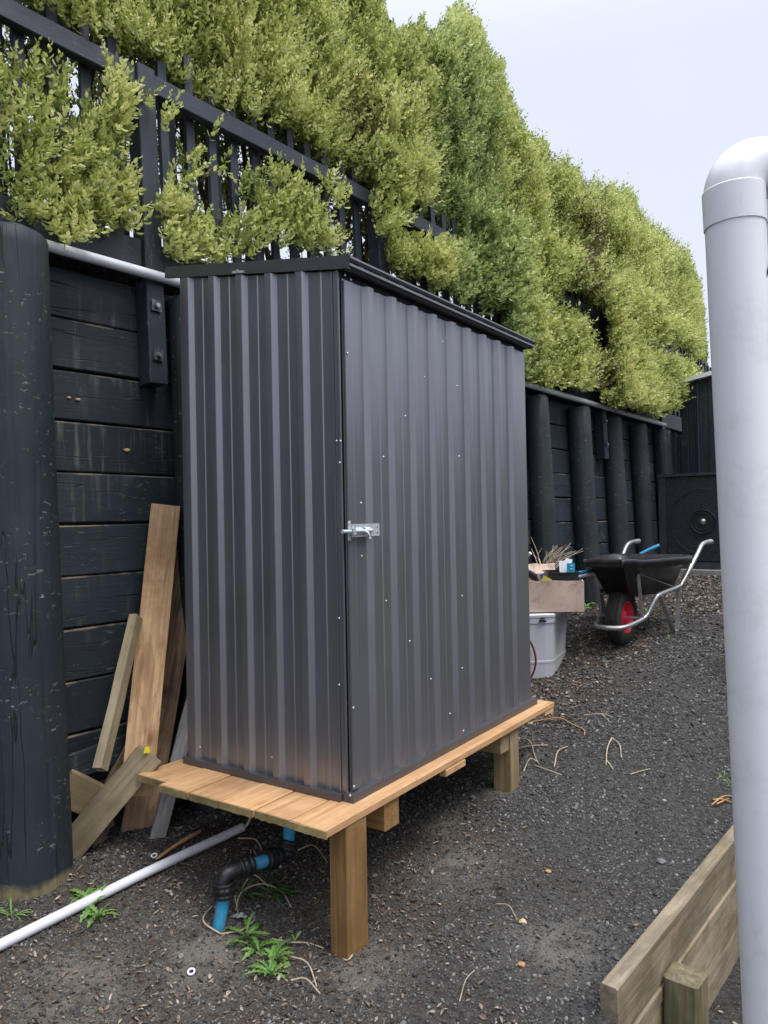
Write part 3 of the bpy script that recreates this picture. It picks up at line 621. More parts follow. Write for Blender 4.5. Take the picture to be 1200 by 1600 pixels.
# ================================================================== LEANING OFFCUTS
def offcut(label, p0, p1, wd, th, mat, side=None, group='offcuts of timber leaning on the wall', seed=0, cat='plank', name='timber_offcut', ragged=.002, dview=None):
    p0, p1 = Vector(p0), Vector(p1)
    o = plank(name, p0, p1, wd, th, side if side is not None else S, mat, seed=seed, ragged=ragged, ch=.002, jit=.0015)
    return tag(o, label, cat, group)
offcut('tallest tan board leaning upright on the black wall, notched on its right edge', wp(213, 1243, 2.655), wp(259, 790, 2.79), .122, .028, M_OLD1, Vector((.96, .28, 0)), seed=1)
offcut('dark stained wide board behind the tallest one, its foot on the gravel', wp(214, 1312, 2.775), wp(292, 862, 2.825), .140, .024, M_OLD2, Vector((.93, .36, 0)), seed=2)
offcut('short narrow batten with a pale edge leaning left of the tallest board', wp(157, 1203, 2.56), wp(213, 964, 2.70), .060, .034, M_OLD3, S * .80 + N * .50, seed=3)
lo = offcut('grey-green plank lying diagonally with a yellow tag stapled near its upper end', wp(88, 1352, 2.80), wp(233, 1178, 2.585), .108, .045, M_OLD3, UP * .80 + N * .42 + S * -.3, seed=4)
c = wp(229, 1172, 2.565); mb = MB(); mb.box(c, S * .010, N * .002, (UP * .010 + S * .003)); mb.box(c + S * .006 - UP * .006 - N * .002, S * .006, N * .002, UP * .006); put('tag', mb, M_YTAG, lo)
offcut('pale grey slim board passing behind the platform corner down to the gravel', wp(243, 1318, 2.66), wp(304, 1085, 2.70), .058, .062, M_OLD4, S * .85 - N * .5, seed=5)
offcut('short ochre block end sticking out beside the flaking round post', wp(96, 1226, 2.80), wp(172, 1262, 2.745), .125, .045, M_TREAT2, UP - N * .2 + S * .3, seed=6)
offcut('brown board slanting down behind the diagonal plank', wp(140, 1318, 2.79), wp(212, 1160, 2.80), .10, .022, M_OLD2, UP * .8 - S * .6, seed=7)
offcut('white-faced short offcut wedged under the tallest board', wp(187, 1232, 2.72), wp(239, 1228, 2.70), .052, .022, M_OLD4, UP, seed=8)
offcut('dark weathered board on edge low against the wall by the round post', wp(96, 1205, 2.80), wp(240, 1150, 2.80), .10, .022, M_BOARD2, UP, seed=9)
offcut('thin dark board lying flat under the leaning stack', ground(150, 1300, .02), ground(228, 1262, .02), .09, .022, M_OLD2, N, seed=10)
p0, p1 = ground(244, 1348, .012), ground(312, 1306, .016)
mb = MB(); mb.tube(bez([p0, (p0 + p1) / 2 + UP * .006, p1], 5), [.004] + [.013] * 5 + [.015] * 4 + [.011], 7, flat=.6); tag(put('stick', mb, M_STICK2), 'thick orange-brown split stick on the soil beside the pale ground pipe', 'stick')

# ================================================================== PIPES ON THE GROUND
a, b = ground(0, 1488, .022), ground(379, 1304, .03); e0 = a + (a - b) * .25
pipe_thing('conduit_pipe', 'long pale conduit pipe lying across the soil in front of the flaking post', 'pipe', [e0, a, (a + b) / 2 + UP * .006, b], .0172, M_PVC)
p = ground(378, 1318, .02); mb = MB(); mb.tube(bez([b + UP * .01, at_y(385, 1290, b.y - .02), at_y(396, 1268, b.y - .03)], 5), [.006] * 6 + [.005] * 5, 6); tag(put('stick', mb, M_STICK), 'thin pale stick standing out of the end of the ground pipe', 'stick')
wpip = thing('water_pipe', 'bright blue water pipe with black compression elbows rising out of the soil under the platform', 'water pipe', ground(343, 1440))
Y0, Y1 = 2.53, 2.74
P = [at_y(341, 1452, Y0), at_y(350, 1402, Y0 + .01), at_y(352, 1368, Y0 + .02), at_y(375, 1354, Y0 + .05), at_y(408, 1347, Y0 + .10), at_y(435, 1337, Y0 + .15), at_y(448, 1334, Y1), at_y(451, 1318, Y1), at_y(453, 1262, Y1)]
mb = MB(); mb.tube([P[0] - UP * .05, P[0], P[1]], .0215, 18); put('pipe_section', mb, M_BLUE, wpip)
mb = MB(); mb.tube([P[3], P[4], P[5]], .0215, 18); put('pipe_section', mb, M_BLUE, wpip)
mb = MB(); mb.tube([P[7], P[8]], .0215, 18); put('pipe_section', mb, M_BLUE, wpip)
def fitting(pts, r):
    cs = bez(pts, 6); mb = MB(); mb.tube(cs, r, 18); f = put('elbow_fitting', mb, M_BLACKP, wpip)
    for (q, d_) in ((cs[0], (cs[1] - cs[0]).normalized()), (cs[-1], (cs[-2] - cs[-1]).normalized())):
        m2 = MB(); tt = [0, .004, .012, .014, .020, .022, .034, .036, .042, .044, .050]; rr = [.032, .036, .0375, .035, .035, .0385, .0385, .0355, .0355, .0375, .034]
        m2.tube([q + d_ * (t - .012) for t in tt], rr, 24); put('nut', m2, M_BLACKP, f)
        m3 = MB()
        for k in range(12):
            a_ = d_.orthogonal().normalized(); b_ = d_.cross(a_); v = a_ * math.cos(k * .5236) + b_ * math.sin(k * .5236); tn = d_.cross(v); m3.box(q + d_ * .016 + v * .0385, d_ * .012, v * .0016, tn * .002)
        put('grip_ribs', m3, M_BLACKP, f)
fitting([P[1] + (P[2] - P[1]) * .15, P[2] + (P[3] - P[2]) * -.0, P[3] + (P[4] - P[3]) * .45], .027)
fitting([P[4] + (P[5] - P[4]) * .35, P[6] + (P[5] - P[6]) * .25, P[7] + (P[8] - P[7]) * .02], .027)

# ================================================================== TIMBER EDGING (bottom right)
edge = thing('timber_edging', 'low edging wall of weathered grey-tan sleepers holding the gravel back, with a short square post', 'edging', Vector((S * 2.6 + N * .85).to_tuple()) + UP * (EDGE_TOP - .45))
def eb(s0, s1, zt, h, d, th, seed): return plank('board', S * s0 + N * d + UP * (zt - h / 2), S * s1 + N * d + UP * (zt - h / 2), h, th, UP, M_EDGE, edge, seed=seed, ch=.004, jit=.002, ragged=.002)
eb(1.962, 4.9, EDGE_TOP, .150, EDGE_D - .024, .048, 1); eb(1.975, 4.9, EDGE_TOP - .153, .044, EDGE_D - .030, .052, 2); eb(1.968, 4.9, EDGE_TOP - .200, .150, EDGE_D - .026, .048, 3); eb(1.965, 4.9, EDGE_TOP - .353, .150, EDGE_D - .024, .048, 4)
for k, s in enumerate((2.335, 3.55, 4.75)):
    q = S * s + N * (EDGE_D - .056 - .055)
    plank('post', q + UP * (EDGE_TOP - .60), q + UP * (.05 + .004 * k), .105, .105, S, M_EDGEP, edge, seed=k, ch=.010, jit=.003)

# ================================================================== DOWNPIPES (right)
def downpipe(label, ptop, pbot, r, bend_dir, rb, run):
    t = thing('downpipe', label, 'pipe', pbot, 'white pipes at the right edge'); ax = (ptop - pbot).normalized()
    mb = MB(); mb.tube([pbot, pbot + (ptop - pbot) * .5, ptop], r, 64, cap=False); put('pipe_section', mb, M_PVCB, t)
    c0 = ptop + ax * .0; mb = MB()
    bd = (bend_dir - ax * bend_dir.dot(ax)).normalized(); path = [ptop - ax * .002]; st = ptop + ax * .022; path.append(st)
    for k in range(1, 25):
        th = math.pi / 2 * k / 24; path.append(st + bd * rb * (1 - math.cos(th)) + ax * rb * math.sin(th))
    path.append(path[-1] + bd * run); rr = [r * 1.005] + [r * 1.01] * (len(path) - 1)
    mb.tube(path[1:], rr[1:], 64, cap=False); elb = put('elbow', mb, M_PVCB, t)
    mb = MB(); mb.tube([ptop - ax * .036, ptop - ax * .0359], [r * 1.0, r * 1.038], 64, cap=False); mb.tube([ptop - ax * .0359, ptop + ax * .0345], [r * 1.038, r * 1.045], 64, cap=False); mb.tube([ptop + ax * .0345, ptop + ax * .037], [r * 1.045, r * 1.012], 64, cap=False); put('socket', mb, M_PVCB, elb)
    return t
pt, pb = at_y(1147, 326, 1.46), at_y(1209, 1600, 1.46); pb2 = pb + (pb - pt) * .28
downpipe('large white pipe with an elbow rising close to the camera at the right edge', pt, pb2, .0545, Vector((1, .25, 0)), .062, .35)
pt, pb = at_y(1224, 330, 1.95), at_y(1236, 1600, 1.95)
downpipe('second white pipe half hidden behind the large one at the picture edge', pt, pb, .0545, Vector((1, .25, 0)), .062, .3)
mb = MB(); mb.tube(bez([at_y(1235, 330, 1.42), at_y(1201, 420, 1.42), at_y(1190, 462, 1.42), at_y(1189, 497, 1.42)], 5), .0022, 6); tag(put('cable', mb, M_BLACKP), 'thin dark cable hanging beside the large white pipe', 'cable')

hs = thing('house', 'house wall of dark horizontal boards, added out of view at the right for the shed door to reflect', 'house', S * 4 - N * .6)  # out-of-view wall, eave and roof added as a dark reflection for the shed door
for k in range(14):
    z = -.25 + k * .185; plank('board', S * 3.4 - N * .60 + UP * z, S * 12.5 - N * .60 + UP * z, .19, .02, UP - N * .08, M_BOARD, hs)
mb = MB(); mb.box(S * 7.95 - N * .75 + UP * 2.34, S * 4.7, N * .28, UP * .03); put('eave', mb, M_TRIM, hs)
mb = MB(); mb.box(S * 7.95 - N * 2.3 + UP * 2.42, S * 4.7, N * 1.6, UP * .02); put('roof', mb, M_TRIM, hs)

# ================================================================== FAN UNIT, CONCRETE PAD AND LITTLE LEAN-TO
def at_s(px, py, s): v = ray(px, py); return (v * (s / v.dot(S))) + UP * CAMZ
AS = 7.62
pl = at_s(1029, 742, AS); dl = pl.dot(N); zt = pl.z; zb = at_s(1080, 888, AS).z; AW = 1.0
def A(x, y, z): return S * (AS + y) + N * (dl - x) + UP * (zb + z)   # x right, y away
AH = zt - zb
ac = thing('fan_unit', 'black metal outdoor fan unit behind the wheelbarrow with a round guard on its mesh front', 'fan unit', A(AW / 2, .2, 0))
mb = MB(); mb.box(A(AW / 2, .19, AH / 2), N * AW / 2, S * .18, UP * AH / 2); put('cabinet', mb, M_ACBODY, ac)
fr = MB(); 
for (x, w_) in ((.035, .035), (AW - .035, .035)): fr.box(A(x, .0, AH / 2), N * w_, S * .014, UP * AH / 2)
fr.box(A(AW / 2, -.003, AH - .012), N * (AW / 2 + .01), S * .022, UP * .014); fr.box(A(AW / 2, .0, .03), N * (AW / 2 - .07), S * .012, UP * .03); put('frame', fr, plain('dull_grey_metal', (.055, .062, .072), .5, .2, .3, 12), ac)
def mesh_mat():
    g = G('perforated_mesh'); v = g.coord((1, 1, 1), rand=False); d_ = g.vor(v, 85); c_ = g.ramp(d_, [(.25, (.004, .004, .006)), (.45, (.035, .039, .048))]); g.color(c_); g.set(Roughness=.45); g.bump(d_, .6, .004); return g.m
M_MESH = mesh_mat()
mb = MB(); mb.box(A(AW / 2, .006, AH / 2 + .02), N * (AW / 2 - .072), S * .003, UP * (AH / 2 - .055)); put('mesh_panel', mb, M_MESH, ac)
fc = at_s(1098, 815, AS - .02)
def ring(cen, r, tr, n=40):
    return [cen + N * math.cos(2 * math.pi * k / n) * r + UP * math.sin(2 * math.pi * k / n) * r for k in range(n + 1)]
for rr_, tr_ in ((.315, .0035), (.115, .007), (.085, .004)):
    mb = MB(); mb.tube(ring(fc, rr_, tr_), tr_, 6); put('guard_ring', mb, M_ACBODY, ac)
mb = MB(); mb.lathe([(.0001, .02), (.02, .016), (.03, 0)], 16, Matrix(((N.x, 0, -S.x, fc.x), (N.y, 0, -S.y, fc.y), (0, 1, 0, fc.z), (0, 0, 0, 1)))); put('hub', mb, M_GALV, ac)
mb = MB(); q0 = A(-.25, -.10, -.045); mb.box(A(AW / 2 - .1, .25, -.055), N * (AW / 2 + .35), S * .42, UP * .05); o = put('concrete_pad', mb, M_CONC, kind='structure')
LS = 8.35
lean = thing('lean_to', 'dark lean-to of upright black boards with a pale sloping roof edge behind the fan unit', 'lean-to', at_s(1100, 800, LS))
pa, pb_ = at_s(1064, 600, LS), at_s(1150, 576, LS); zlo = ground_h(LS, 2)
for k in range(9):
    f = k / 8; q = pa + (pb_ - pa) * ((k + .5) / 8) * 1.0; d0 = (pb_ - pa).length / 8
    b_ = Vector((q.x, q.y, 0)); plank('board', b_ + S * (.012 * (k % 2)) + UP * (zlo - .05), b_ + S * (.012 * (k % 2)) + UP * (q.z - .01), d0 * .97, .02, N, M_SLAT if k % 3 else M_RPOST, lean, seed=k % 3)
ra_, rb_ = at_s(1049, 599, LS - .10), at_s(1170, 566, LS - .10)
mb = MB(); mb.box((ra_ + rb_) / 2 + S * .45, (rb_ - ra_) / 2, S * .45, UP * .010); mb.box((ra_ + rb_) / 2 - UP * .006, (rb_ - ra_) / 2, S * .012, UP * .022); put('roof_sheet', mb, plain('pale_roof_edge', (.85, .86, .88), .6, 0, .15, 9), lean)
for k, pxx in enumerate((1090,)):
    q = at_s(pxx, 640, LS - .02); mb = MB(); mb.tube([Vector((q.x, q.y, zlo)), Vector((q.x, q.y, at_s(pxx, 592, LS - .02).z))], .012, 8); put('corner_batten', mb, M_SLAT, lean)
# dark uprights that close the end of the wall
endw = thing('board_screen', 'short dark screen of upright boards closing the gap at the end of the retaining wall', 'fence', at_s(1050, 840, 8.2))
for k in range(5):
    q = at_s(1030 + 10 * k, 668 + 4 * k, 8.22 + .01 * (k % 2)); plank('board', Vector((q.x, q.y, zlo)), q, .078, .02, N, M_BOARD, endw, seed=k % 3)

# ================================================================== STORAGE TUB, CARTON AND THEIR CONTENTS
tb = ground(858, 1060); tY = tb.y
td = Vector((1, .10, 0)).normalized(); tn = Vector((.42, .90, 0)).normalized()   # front edge to the right, side going away
cr0 = at_y(862, 1061, tY); zb_ = cr0.z - .004
tub = thing('storage_tub', 'frosted clear plastic tub with lid and black catch beside the far end of the shed', 'storage tub', cr0)
HT = at_y(858, 960, tY).z - zb_
def T(x, y, z): k = .92 + .08 * z / HT; return Vector((cr0.x, cr0.y, zb_ + z)) + td * (-.21 + x * .23 * k) + tn * (.23 + y * .23 * k)
vs = []; fs = []; nC = 24
def rrect(t, e=.30):
    a = 2 * math.pi * t; c_, s_ = math.cos(a), math.sin(a); m_ = (abs(c_) ** (2 / e) + abs(s_) ** (2 / e)) ** (-e / 2) if False else 1 / max(abs(c_), abs(s_), (abs(c_) + abs(s_)) * .515); return c_ * m_, s_ * m_
lv = [(0, .97), (.012, 1.0), (.10, 1.0), (.105, 1.012), (.118, 1.012), (.123, 1.0), (HT - .06, 1.0), (HT - .055, 1.03), (HT - .015, 1.03)]
mb = MB(); vs = []
for z, sc_ in lv:
    for k in range(48): x, y = rrect(k / 48); vs.append(T(x * sc_, y * sc_, z))
for z, sc_ in reversed(lv[:7]):
    for k in range(48): x, y = rrect(k / 48); vs.append(T(x * sc_ * .985, y * sc_ * .985, max(z, .004)))
nl = len(vs) // 48
for i in range(nl - 1):
    for k in range(48): k2 = (k + 1) % 48; fs.append((i * 48 + k, i * 48 + k2, (i + 1) * 48 + k2, (i + 1) * 48 + k))
fs.append(tuple(range(48))[::-1]); fs.append(tuple((nl - 1) * 48 + k for k in range(48))); mb.add(vs, fs); put('tub_body', mb, M_BIN, tub)
mb = MB(); vs = []
lv2 = [(HT - .016, 1.05), (HT - .002, 1.06), (HT + .004, 1.04), (HT + .006, .93), (HT + .001, .90), (HT + .001, .3)]
for z, sc_ in lv2:
    for k in range(48): x, y = rrect(k / 48); vs.append(T(x * sc_, y * sc_, z))
fs = [(i * 48 + k, i * 48 + (k + 1) % 48, (i + 1) * 48 + (k + 1) % 48, (i + 1) * 48 + k) for i in range(5) for k in range(48)] + [tuple(240 + k for k in range(48))]
mb.add(vs, fs); put('lid', mb, M_WHITE, tub)
lc = at_y(848, 970, T(0, -1, 0).y - .012); mb = MB(); mb.tube(bez([lc - td * .02 - UP * .004, lc + UP * .006 - tn * .008, lc + td * .02 - UP * .004], 4), .007, 8); mb.box(lc + UP * .012, td * .012, tn * .008, UP * .006); put('catch', mb, M_BLACKP, tub)
mb = MB(); yk = T(0, -1, 0).y - .05
mb.tube(bez([at_y(812, 1000, yk), at_y(826, 1000, yk), at_y(835, 1018, yk), at_y(837, 1036, yk), at_y(832, 1054, yk), at_y(822, 1066, yk), ground(806, 1075, .01)], 6), .0065, 10); tag(put('cord', mb, M_CORD), 'loop of maroon cord hanging beside the frosted tub', 'cord')
# carton resting on the tub
zc0 = zb_ + HT + .008; cY = T(0, -1, 0).y + .01
cA = at_z(826, 1, 0) if False else None
k0 = at_y(913, 955, cY); cw = Vector((1, -.02, 0)).normalized(); cd = Vector((.10, 1, 0)).normalized(); cH = at_y(915, 906, cY).z - k0.z; zc0 = max(zc0, k0.z - .002)
ctn = thing('cardboard_carton', 'open tan cardboard carton with soiled corners resting on the frosted tub', 'carton', Vector((k0.x - .3, k0.y, zc0)))
def K(x, y, z): return Vector((k0.x, k0.y, zc0)) - cw * (.62 - x) + cd * y + UP * z       # x 0..0.62
CW, CD = .62, .34
def pane(name, a, b, h0, h1, th, tilt=Vector()):
    dr = (b - a).normalized(); nn = dr.cross(UP); vs = []
    n_ = 6
    for i in range(n_ + 1):
        q = a + (b - a) * i / n_; wv = .004 * math.sin(i * 2.1 + a.x * 9)
        for (z, t_) in ((h0, 0), ((h0 + h1) / 2, .5), (h1, 1)): vs += [q + UP * (z + (wv if t_ == 1 else 0)) + tilt * t_ + nn * (th / 2 + wv * t_), q + UP * (z + (wv if t_ == 1 else 0)) + tilt * t_ - nn * (th / 2 - wv * t_)]
    fs = []
    for i in range(n_):
        o_ = i * 6; p_ = o_ + 6; fs += [(o_, p_, p_ + 2, o_ + 2), (o_ + 2, p_ + 2, p_ + 4, o_ + 4), (o_ + 1, o_ + 3, p_ + 3, p_ + 1), (o_ + 3, o_ + 5, p_ + 5, p_ + 3), (o_ + 4, p_ + 4, p_ + 5, o_ + 5), (o_, o_ + 1, p_ + 1, p_)]
    fs += [(0, 2, 3, 1), (2, 4, 5, 3), (n_ * 6, n_ * 6 + 1, n_ * 6 + 3, n_ * 6 + 2), (n_ * 6 + 2, n_ * 6 + 3, n_ * 6 + 5, n_ * 6 + 4)]
    put(name, MB().add(vs, fs), M_CARD, ctn)
pane('panel', K(0, 0, 0), K(CW, 0, 0), 0, cH, .005, -cd * .012); pane('panel', K(0, CD, 0), K(CW, CD, 0), 0, cH + .02, .005)
pane('panel', K(0, .004, 0), K(0, CD - .004, 0), 0, cH, .005); pane('panel', K(CW - .003, .004, 0), K(CW - .003, CD - .004, 0), 0, cH - .004, .005)
mb = MB(); mb.box(K(CW / 2, CD / 2, .003), cw * (CW / 2 - .004), cd * (CD / 2 - .004), UP * .003); put('base', mb, M_CARD, ctn)
pane('flap', K(.22, CD + .004, 0), K(CW * .78, CD + .004, 0), cH + .02, cH + .085, .005, cd * .05)
ztr = cH - .05
def openbox(name, label, cat, c, hx, hy, hz, mat, ax=None, ay=None):
    ax = ax or cw; ay = ay or cd; mb = MB(); t_ = .004
    mb.box(c - UP * (hz - t_), ax * hx, ay * hy, UP * t_)
    for sg in (-1, 1): mb.box(c + ay * (hy - t_) * sg, ax * hx, ay * t_, UP * hz); mb.box(c + ax * (hx - t_) * sg, ax * t_, ay * (hy - 2 * t_), UP * hz); mb.box(c + ay * (hy + .004) * sg + UP * (hz - .003), ax * (hx + .008), ay * .005, UP * .003); mb.box(c + ax * (hx + .004) * sg + UP * (hz - .003), ax * .005, ay * (hy - .002), UP * .003)
    return tag(put(name, mb, mat), label, cat)
openbox('plant_tray', 'black plastic tray standing in the right end of the carton', 'tray', K(.50, .19, cH + .002), .10, .12, .045, M_BLACKP)
def slab(name, label, cat, c, hx, hz, mat, tilt=.0, th=.004, lean_=.0):
    ax = (cw * math.cos(tilt) + UP * math.sin(tilt)); az = (UP * math.cos(tilt) - cw * math.sin(tilt) + cd * lean_).normalized(); mb = MB(); mb.box(c, ax * hx, cd * th, az * hz)
    return tag(put(name, mb, mat), label, cat)
fY = K(0, .12, 0).y
slab('packet', 'white packet standing upright in the black tray, left one', 'packet', at_y(880, 886, fY), .026, .042, M_WHITE, .05, lean_=.2)
slab('packet', 'tilted white packet between the other packets in the black tray', 'packet', at_y(887, 884, fY + .02), .022, .048, M_WHITE, -.25, lean_=.2)
bc = slab('packet', 'bright blue and mint green packet at the front of the black tray', 'packet', at_y(892, 888, fY - .035), .026, .034, M_CYAN, -.03)
mb = MB(); c = at_y(891, 898, fY - .042); mb.box(c, cw * .028, cd * .003, UP * .011); put('green_band', mb, M_MINT, bc)
for yy in (884, 889): mb = MB(); c = at_y(893, yy, fY - .0415); mb.box(c, cw * .010, cd * .0015, UP * .003); put('pale_mark', mb, plain('pale_print', (.45, .62, .72), .6, 0, .05), bc)
slab('box', 'small navy blue box poking out of the carton beside a yellow one', 'box', at_y(849, 903, fY - .04), .016, .026, M_NAVY, .3, .012)
slab('box', 'small yellow box tilted against the front of the carton', 'box', at_y(854, 906, fY - .06), .030, .018, M_YEL, -.5, .010)
mb = MB(); mb.tube(bez([K(.15, .1, cH - .06), K(.20, .13, cH + .03), K(.27, .16, cH + .04), K(.33, .15, cH + .0), K(.36, .12, cH - .07)], 6), [.02] * 8 + [.028] * 10 + [.015] * 7, 10, flat=.5); tag(put('cloth', mb, M_BLACKP), 'crumpled black cloth showing above the front edge of the carton', 'cloth')
# pipes and hose end behind the carton
def loose(name, label, cat, pts, r, mat): mb = MB(); mb.tube(bez(pts, 5), r, 12); return tag(put(name, mb, mat), label, cat)
loose('pipe', 'bright blue pipe end resting on the carton and pointing at the wheelbarrow', 'pipe', [at_y(880, 901, 5.25), at_y(905, 895, 5.28), at_y(925, 892, 5.34), at_y(938, 886, 5.4)], .0125, M_BLUE)
loose('pipe', 'white pipe end lying under the blue one behind the carton', 'pipe', [at_y(880, 908, 5.22), at_y(902, 902, 5.24), at_y(941, 893, 5.3)], .011, M_PVC)
loose('pipe', 'white pipe stub sticking out from behind the far edge of the shed', 'pipe', [at_y(800, 893, 5.1), at_y(815, 877, 5.05), at_y(829, 864, 5.0)], .0115, M_PVC)
loose('pipe', 'short blue pipe showing between the barrow tray and the fan unit', 'pipe', [at_y(1000, 866, 7.0), at_y(1016, 858, 7.0), at_y(1030, 852, 7.0)], .016, M_BLUE)
gq = ground(925, 918); openbox('planter', 'dark trough planter on the ground between the carton and the wheelbarrow', 'planter', Vector((at_y(925, 905, gq.y + .1).x, gq.y + .1, gq.z + .075)), .17, .09, .075, M_BLACKP)
# bundle of dry branches
br = random.Random(3); mb = MB(); root = at_y(845, 905, 5.45)
bun = []
for k in range(26):
    tx, ty = br.uniform(862, 912), br.uniform(842, 878)
    if k < 3: tx, ty = br.uniform(826, 838), br.uniform(838, 870)
    b0 = root + Vector((br.uniform(-.03, .03), br.uniform(-.05, .05), br.uniform(-.02, .02))); tip = at_y(tx, ty, 5.45 + br.uniform(-.15, .2)); mid = (b0 + tip) / 2 + Vector((br.uniform(-.03, .03), br.uniform(-.05, .05), br.uniform(.0, .045)))
    mb.tube(bez([b0, mid, tip], 5), [br.uniform(.004, .0065) * (1 - .07 * i) for i in range(11)], 6)
    if k % 2: m_ = mid; mb.tube([m_, m_ + Vector((br.uniform(-.02, .08), 0, br.uniform(.02, .09)))], [.003, .0015], 5)
o = put('branch_bundle', mb, M_STICK); tag(o, 'loose bundle of dry grey branches standing behind the carton', 'branches', kind=None)
gq = ground(850, 940)

# ================================================================== WHEELBARROW
wc = at_y(971, 959, 5.25); HD = Vector((.625, .781, 0)).normalized(); LT = Vector((-HD.y, HD.x, 0)); zg = wc.z - .192
sg_, dg_ = sd_of(wc); zg = ground_h(sg_, dg_); 
def B(a, h, z): return Vector((wc.x, wc.y, zg)) + HD * a - LT * h + UP * z            # h > 0 = near side
bar = thing('wheelbarrow', 'black plastic-trayed wheelbarrow with galvanised tube frame and red wheel rim', 'wheelbarrow', B(.2, 0, 0))
ol = [(-.29, .10), (-.27, .135), (0, .215), (.30, .285), (.52, .300), (.62, .27), (.655, .20)]
ol = [(a, h) for a, h in ol] + [(a, -h) for a, h in reversed(ol)]
_o = []
for i_ in range(len(ol)):
    p_, q_, r_, s_ = [Vector(ol[(i_ + k_) % len(ol)]) for k_ in (-1, 0, 1, 2)]
    for t_ in (0, .33, .66): _o.append(tuple(.5 * ((2 * q_) + (r_ - p_) * t_ + (2 * p_ - 5 * q_ + 4 * r_ - s_) * t_ ** 2 + (3 * q_ - p_ - 3 * r_ + s_) * t_ ** 3)))
ol = _o
no = len(ol); ca = .22
def lay(sc_a, sc_h, z, da=0.0): return [B(ca + da + (a - ca) * sc_a, h * sc_h, z + (.012 if a < -.2 else 0)) for a, h in ol]
rz_ = .60
rings_ = [lay(.52, .55, .335, .06), lay(.62, .68, .345, .04), lay(.93, .93, rz_ - .035), lay(1.0, 1.0, rz_ - .025), lay(1.03, 1.05, rz_ - .055), lay(1.045, 1.07, rz_ - .055), lay(1.045, 1.07, rz_ - .005), lay(1.02, 1.03, rz_), lay(.97, .97, rz_), lay(.90, .90, rz_ - .03), lay(.60, .65, .352, .04), lay(.50, .53, .343, .06)]
vs = [v for r_ in rings_ for v in r_]; fs = [(i * no + k, i * no + (k + 1) % no, (i + 1) * no + (k + 1) % no, (i + 1) * no + k) for i in range(len(rings_) - 1) for k in range(no)]
fs += [tuple(range(no))[::-1], tuple((len(rings_) - 1) * no + k for k in range(no))]
mb = MB().add(vs, fs, True); put('tray', mb, M_TRAY, bar)
axz = .192
near = [(-.265, .03, .150), (-.225, .095, .152), (-.12, .125, .165), (0, .145, .185), (.05, .165, .215), (.11, .20, .315), (.17, .215, .345), (.457, .25, .375), (.53, .26, .41), (.79, .285, .585), (.90, .29, .655), (1.0, .29, .675), (1.16, .29, .678)]
path = [B(*p) for p in near]; far = [B(a, -h, z) for a, h, z in reversed(near)]
mb = MB(); mb.tube(bez(far + path, 5), .0165, 12); frm = put('frame_tube', mb, M_GALV, bar)
for sg in (1, -1):
    mb = MB(); mb.tube([B(1.04, .29 * sg, .676), B(1.165, .29 * sg, .679)], .0195, 12); put('handle_grip', mb, M_GALV, bar)
    def strap(pts, hw=.016, th=.0025, name='leg'):
        mb = MB(); pts = [B(*p) for p in pts]
        for p, q in zip(pts, pts[1:]):
            dr = (q - p).normalized(); wv = LT; nn = dr.cross(wv).normalized(); mb.box((p + q) / 2, (q - p) / 2 + dr * .002, wv * hw, nn * th)
        put(name, mb, M_GALV, bar)
    lg = ground_h(*sd_of(B(.38, .25 * sg, 0))) - zg
    strap([(.16, .215 * sg, .335), (.335, .245 * sg, lg + .012), (.375, .247 * sg, lg + .004), (.41, .25 * sg, lg + .012), (.455, .25 * sg, .365)])
    strap([(.0, .146 * sg, .19), (-.07, .15 * sg, .50), (-.05, .15 * sg, .515)], .011, name='strut')
mb = MB(); mb.box(B(.27, 0, .17), HD * .010, LT * .235, UP * .003); put('cross_brace', mb, M_GALV, bar)
mb = MB(); mb.box(B(.12, 0, .335), HD * .012, LT * .21, UP * .010); mb.box(B(.45, 0, .365), HD * .012, LT * .24, UP * .010); put('tray_support', mb, M_GALV, bar)
mb = MB(); mb.tube([B(0, .15, axz), B(0, -.15, axz)], .009, 10); put('axle', mb, M_GALV, bar)
WM = Matrix(((HD.x, 0, -LT.x, wc.x), (HD.y, 0, -LT.y, wc.y), (0, 1, 0, zg + axz), (0, 0, 0, 1)))
wheel = link('wheel', MB().lathe([(.03, -.03), (.03, .03)], 16).mesh('wheel', M_GALV), bar, WM)
mb = MB(); tp = [(.105, -.040), (.125, -.048), (.155, -.052), (.176, -.046), (.187, -.034), (.191, -.015), (.191, .015), (.187, .034), (.176, .046), (.155, .052), (.125, .048), (.105, .040)]; mb.lathe(tp, 64, WM)
for k in range(64):
    for j, (x, w_) in enumerate(((-.034, .009), (-.012, .009), (.012, .009), (.034, .009))):
        a = 2 * math.pi * (k + .5 * (j % 2)) / 64; r_ = .1925 if abs(x) < .02 else .1885; c = WM @ Vector((r_ * math.cos(a), r_ * math.sin(a), x)); er = (WM.to_3x3() @ Vector((math.cos(a), math.sin(a), 0))); et = (WM.to_3x3() @ Vector((-math.sin(a), math.cos(a), 0))); mb.box(c, er * .002, et * .0065, LT * w_)
o = put('tyre', mb, M_TYRE, wheel)
mb = MB(); mb.lathe([(.112, .044), (.108, .046), (.103, .040), (.098, .020), (.085, .012), (.055, .014), (.040, .026), (.022, .030), (.0001, .030)], 40, WM); mb.lathe([(.0001, -.030), (.022, -.030), (.040, -.026), (.055, -.014), (.085, -.012), (.098, -.020), (.103, -.040), (.108, -.046), (.112, -.044)], 40, WM); put('rim', mb, M_RED, wheel)
mb = MB(); mb.tube(bez([B(-.20, .108, .1515), B(-.262, .03, .1495), B(-.262, -.03, .1495)], 6), .0172, 12); put('rusted_bend', mb, M_RUST, bar)
mb = MB(); mb.tube([B(-.05, .155, .50), B(.42, .25, .37)], .003, 6); put('stay_wire', mb, M_GALV, bar)

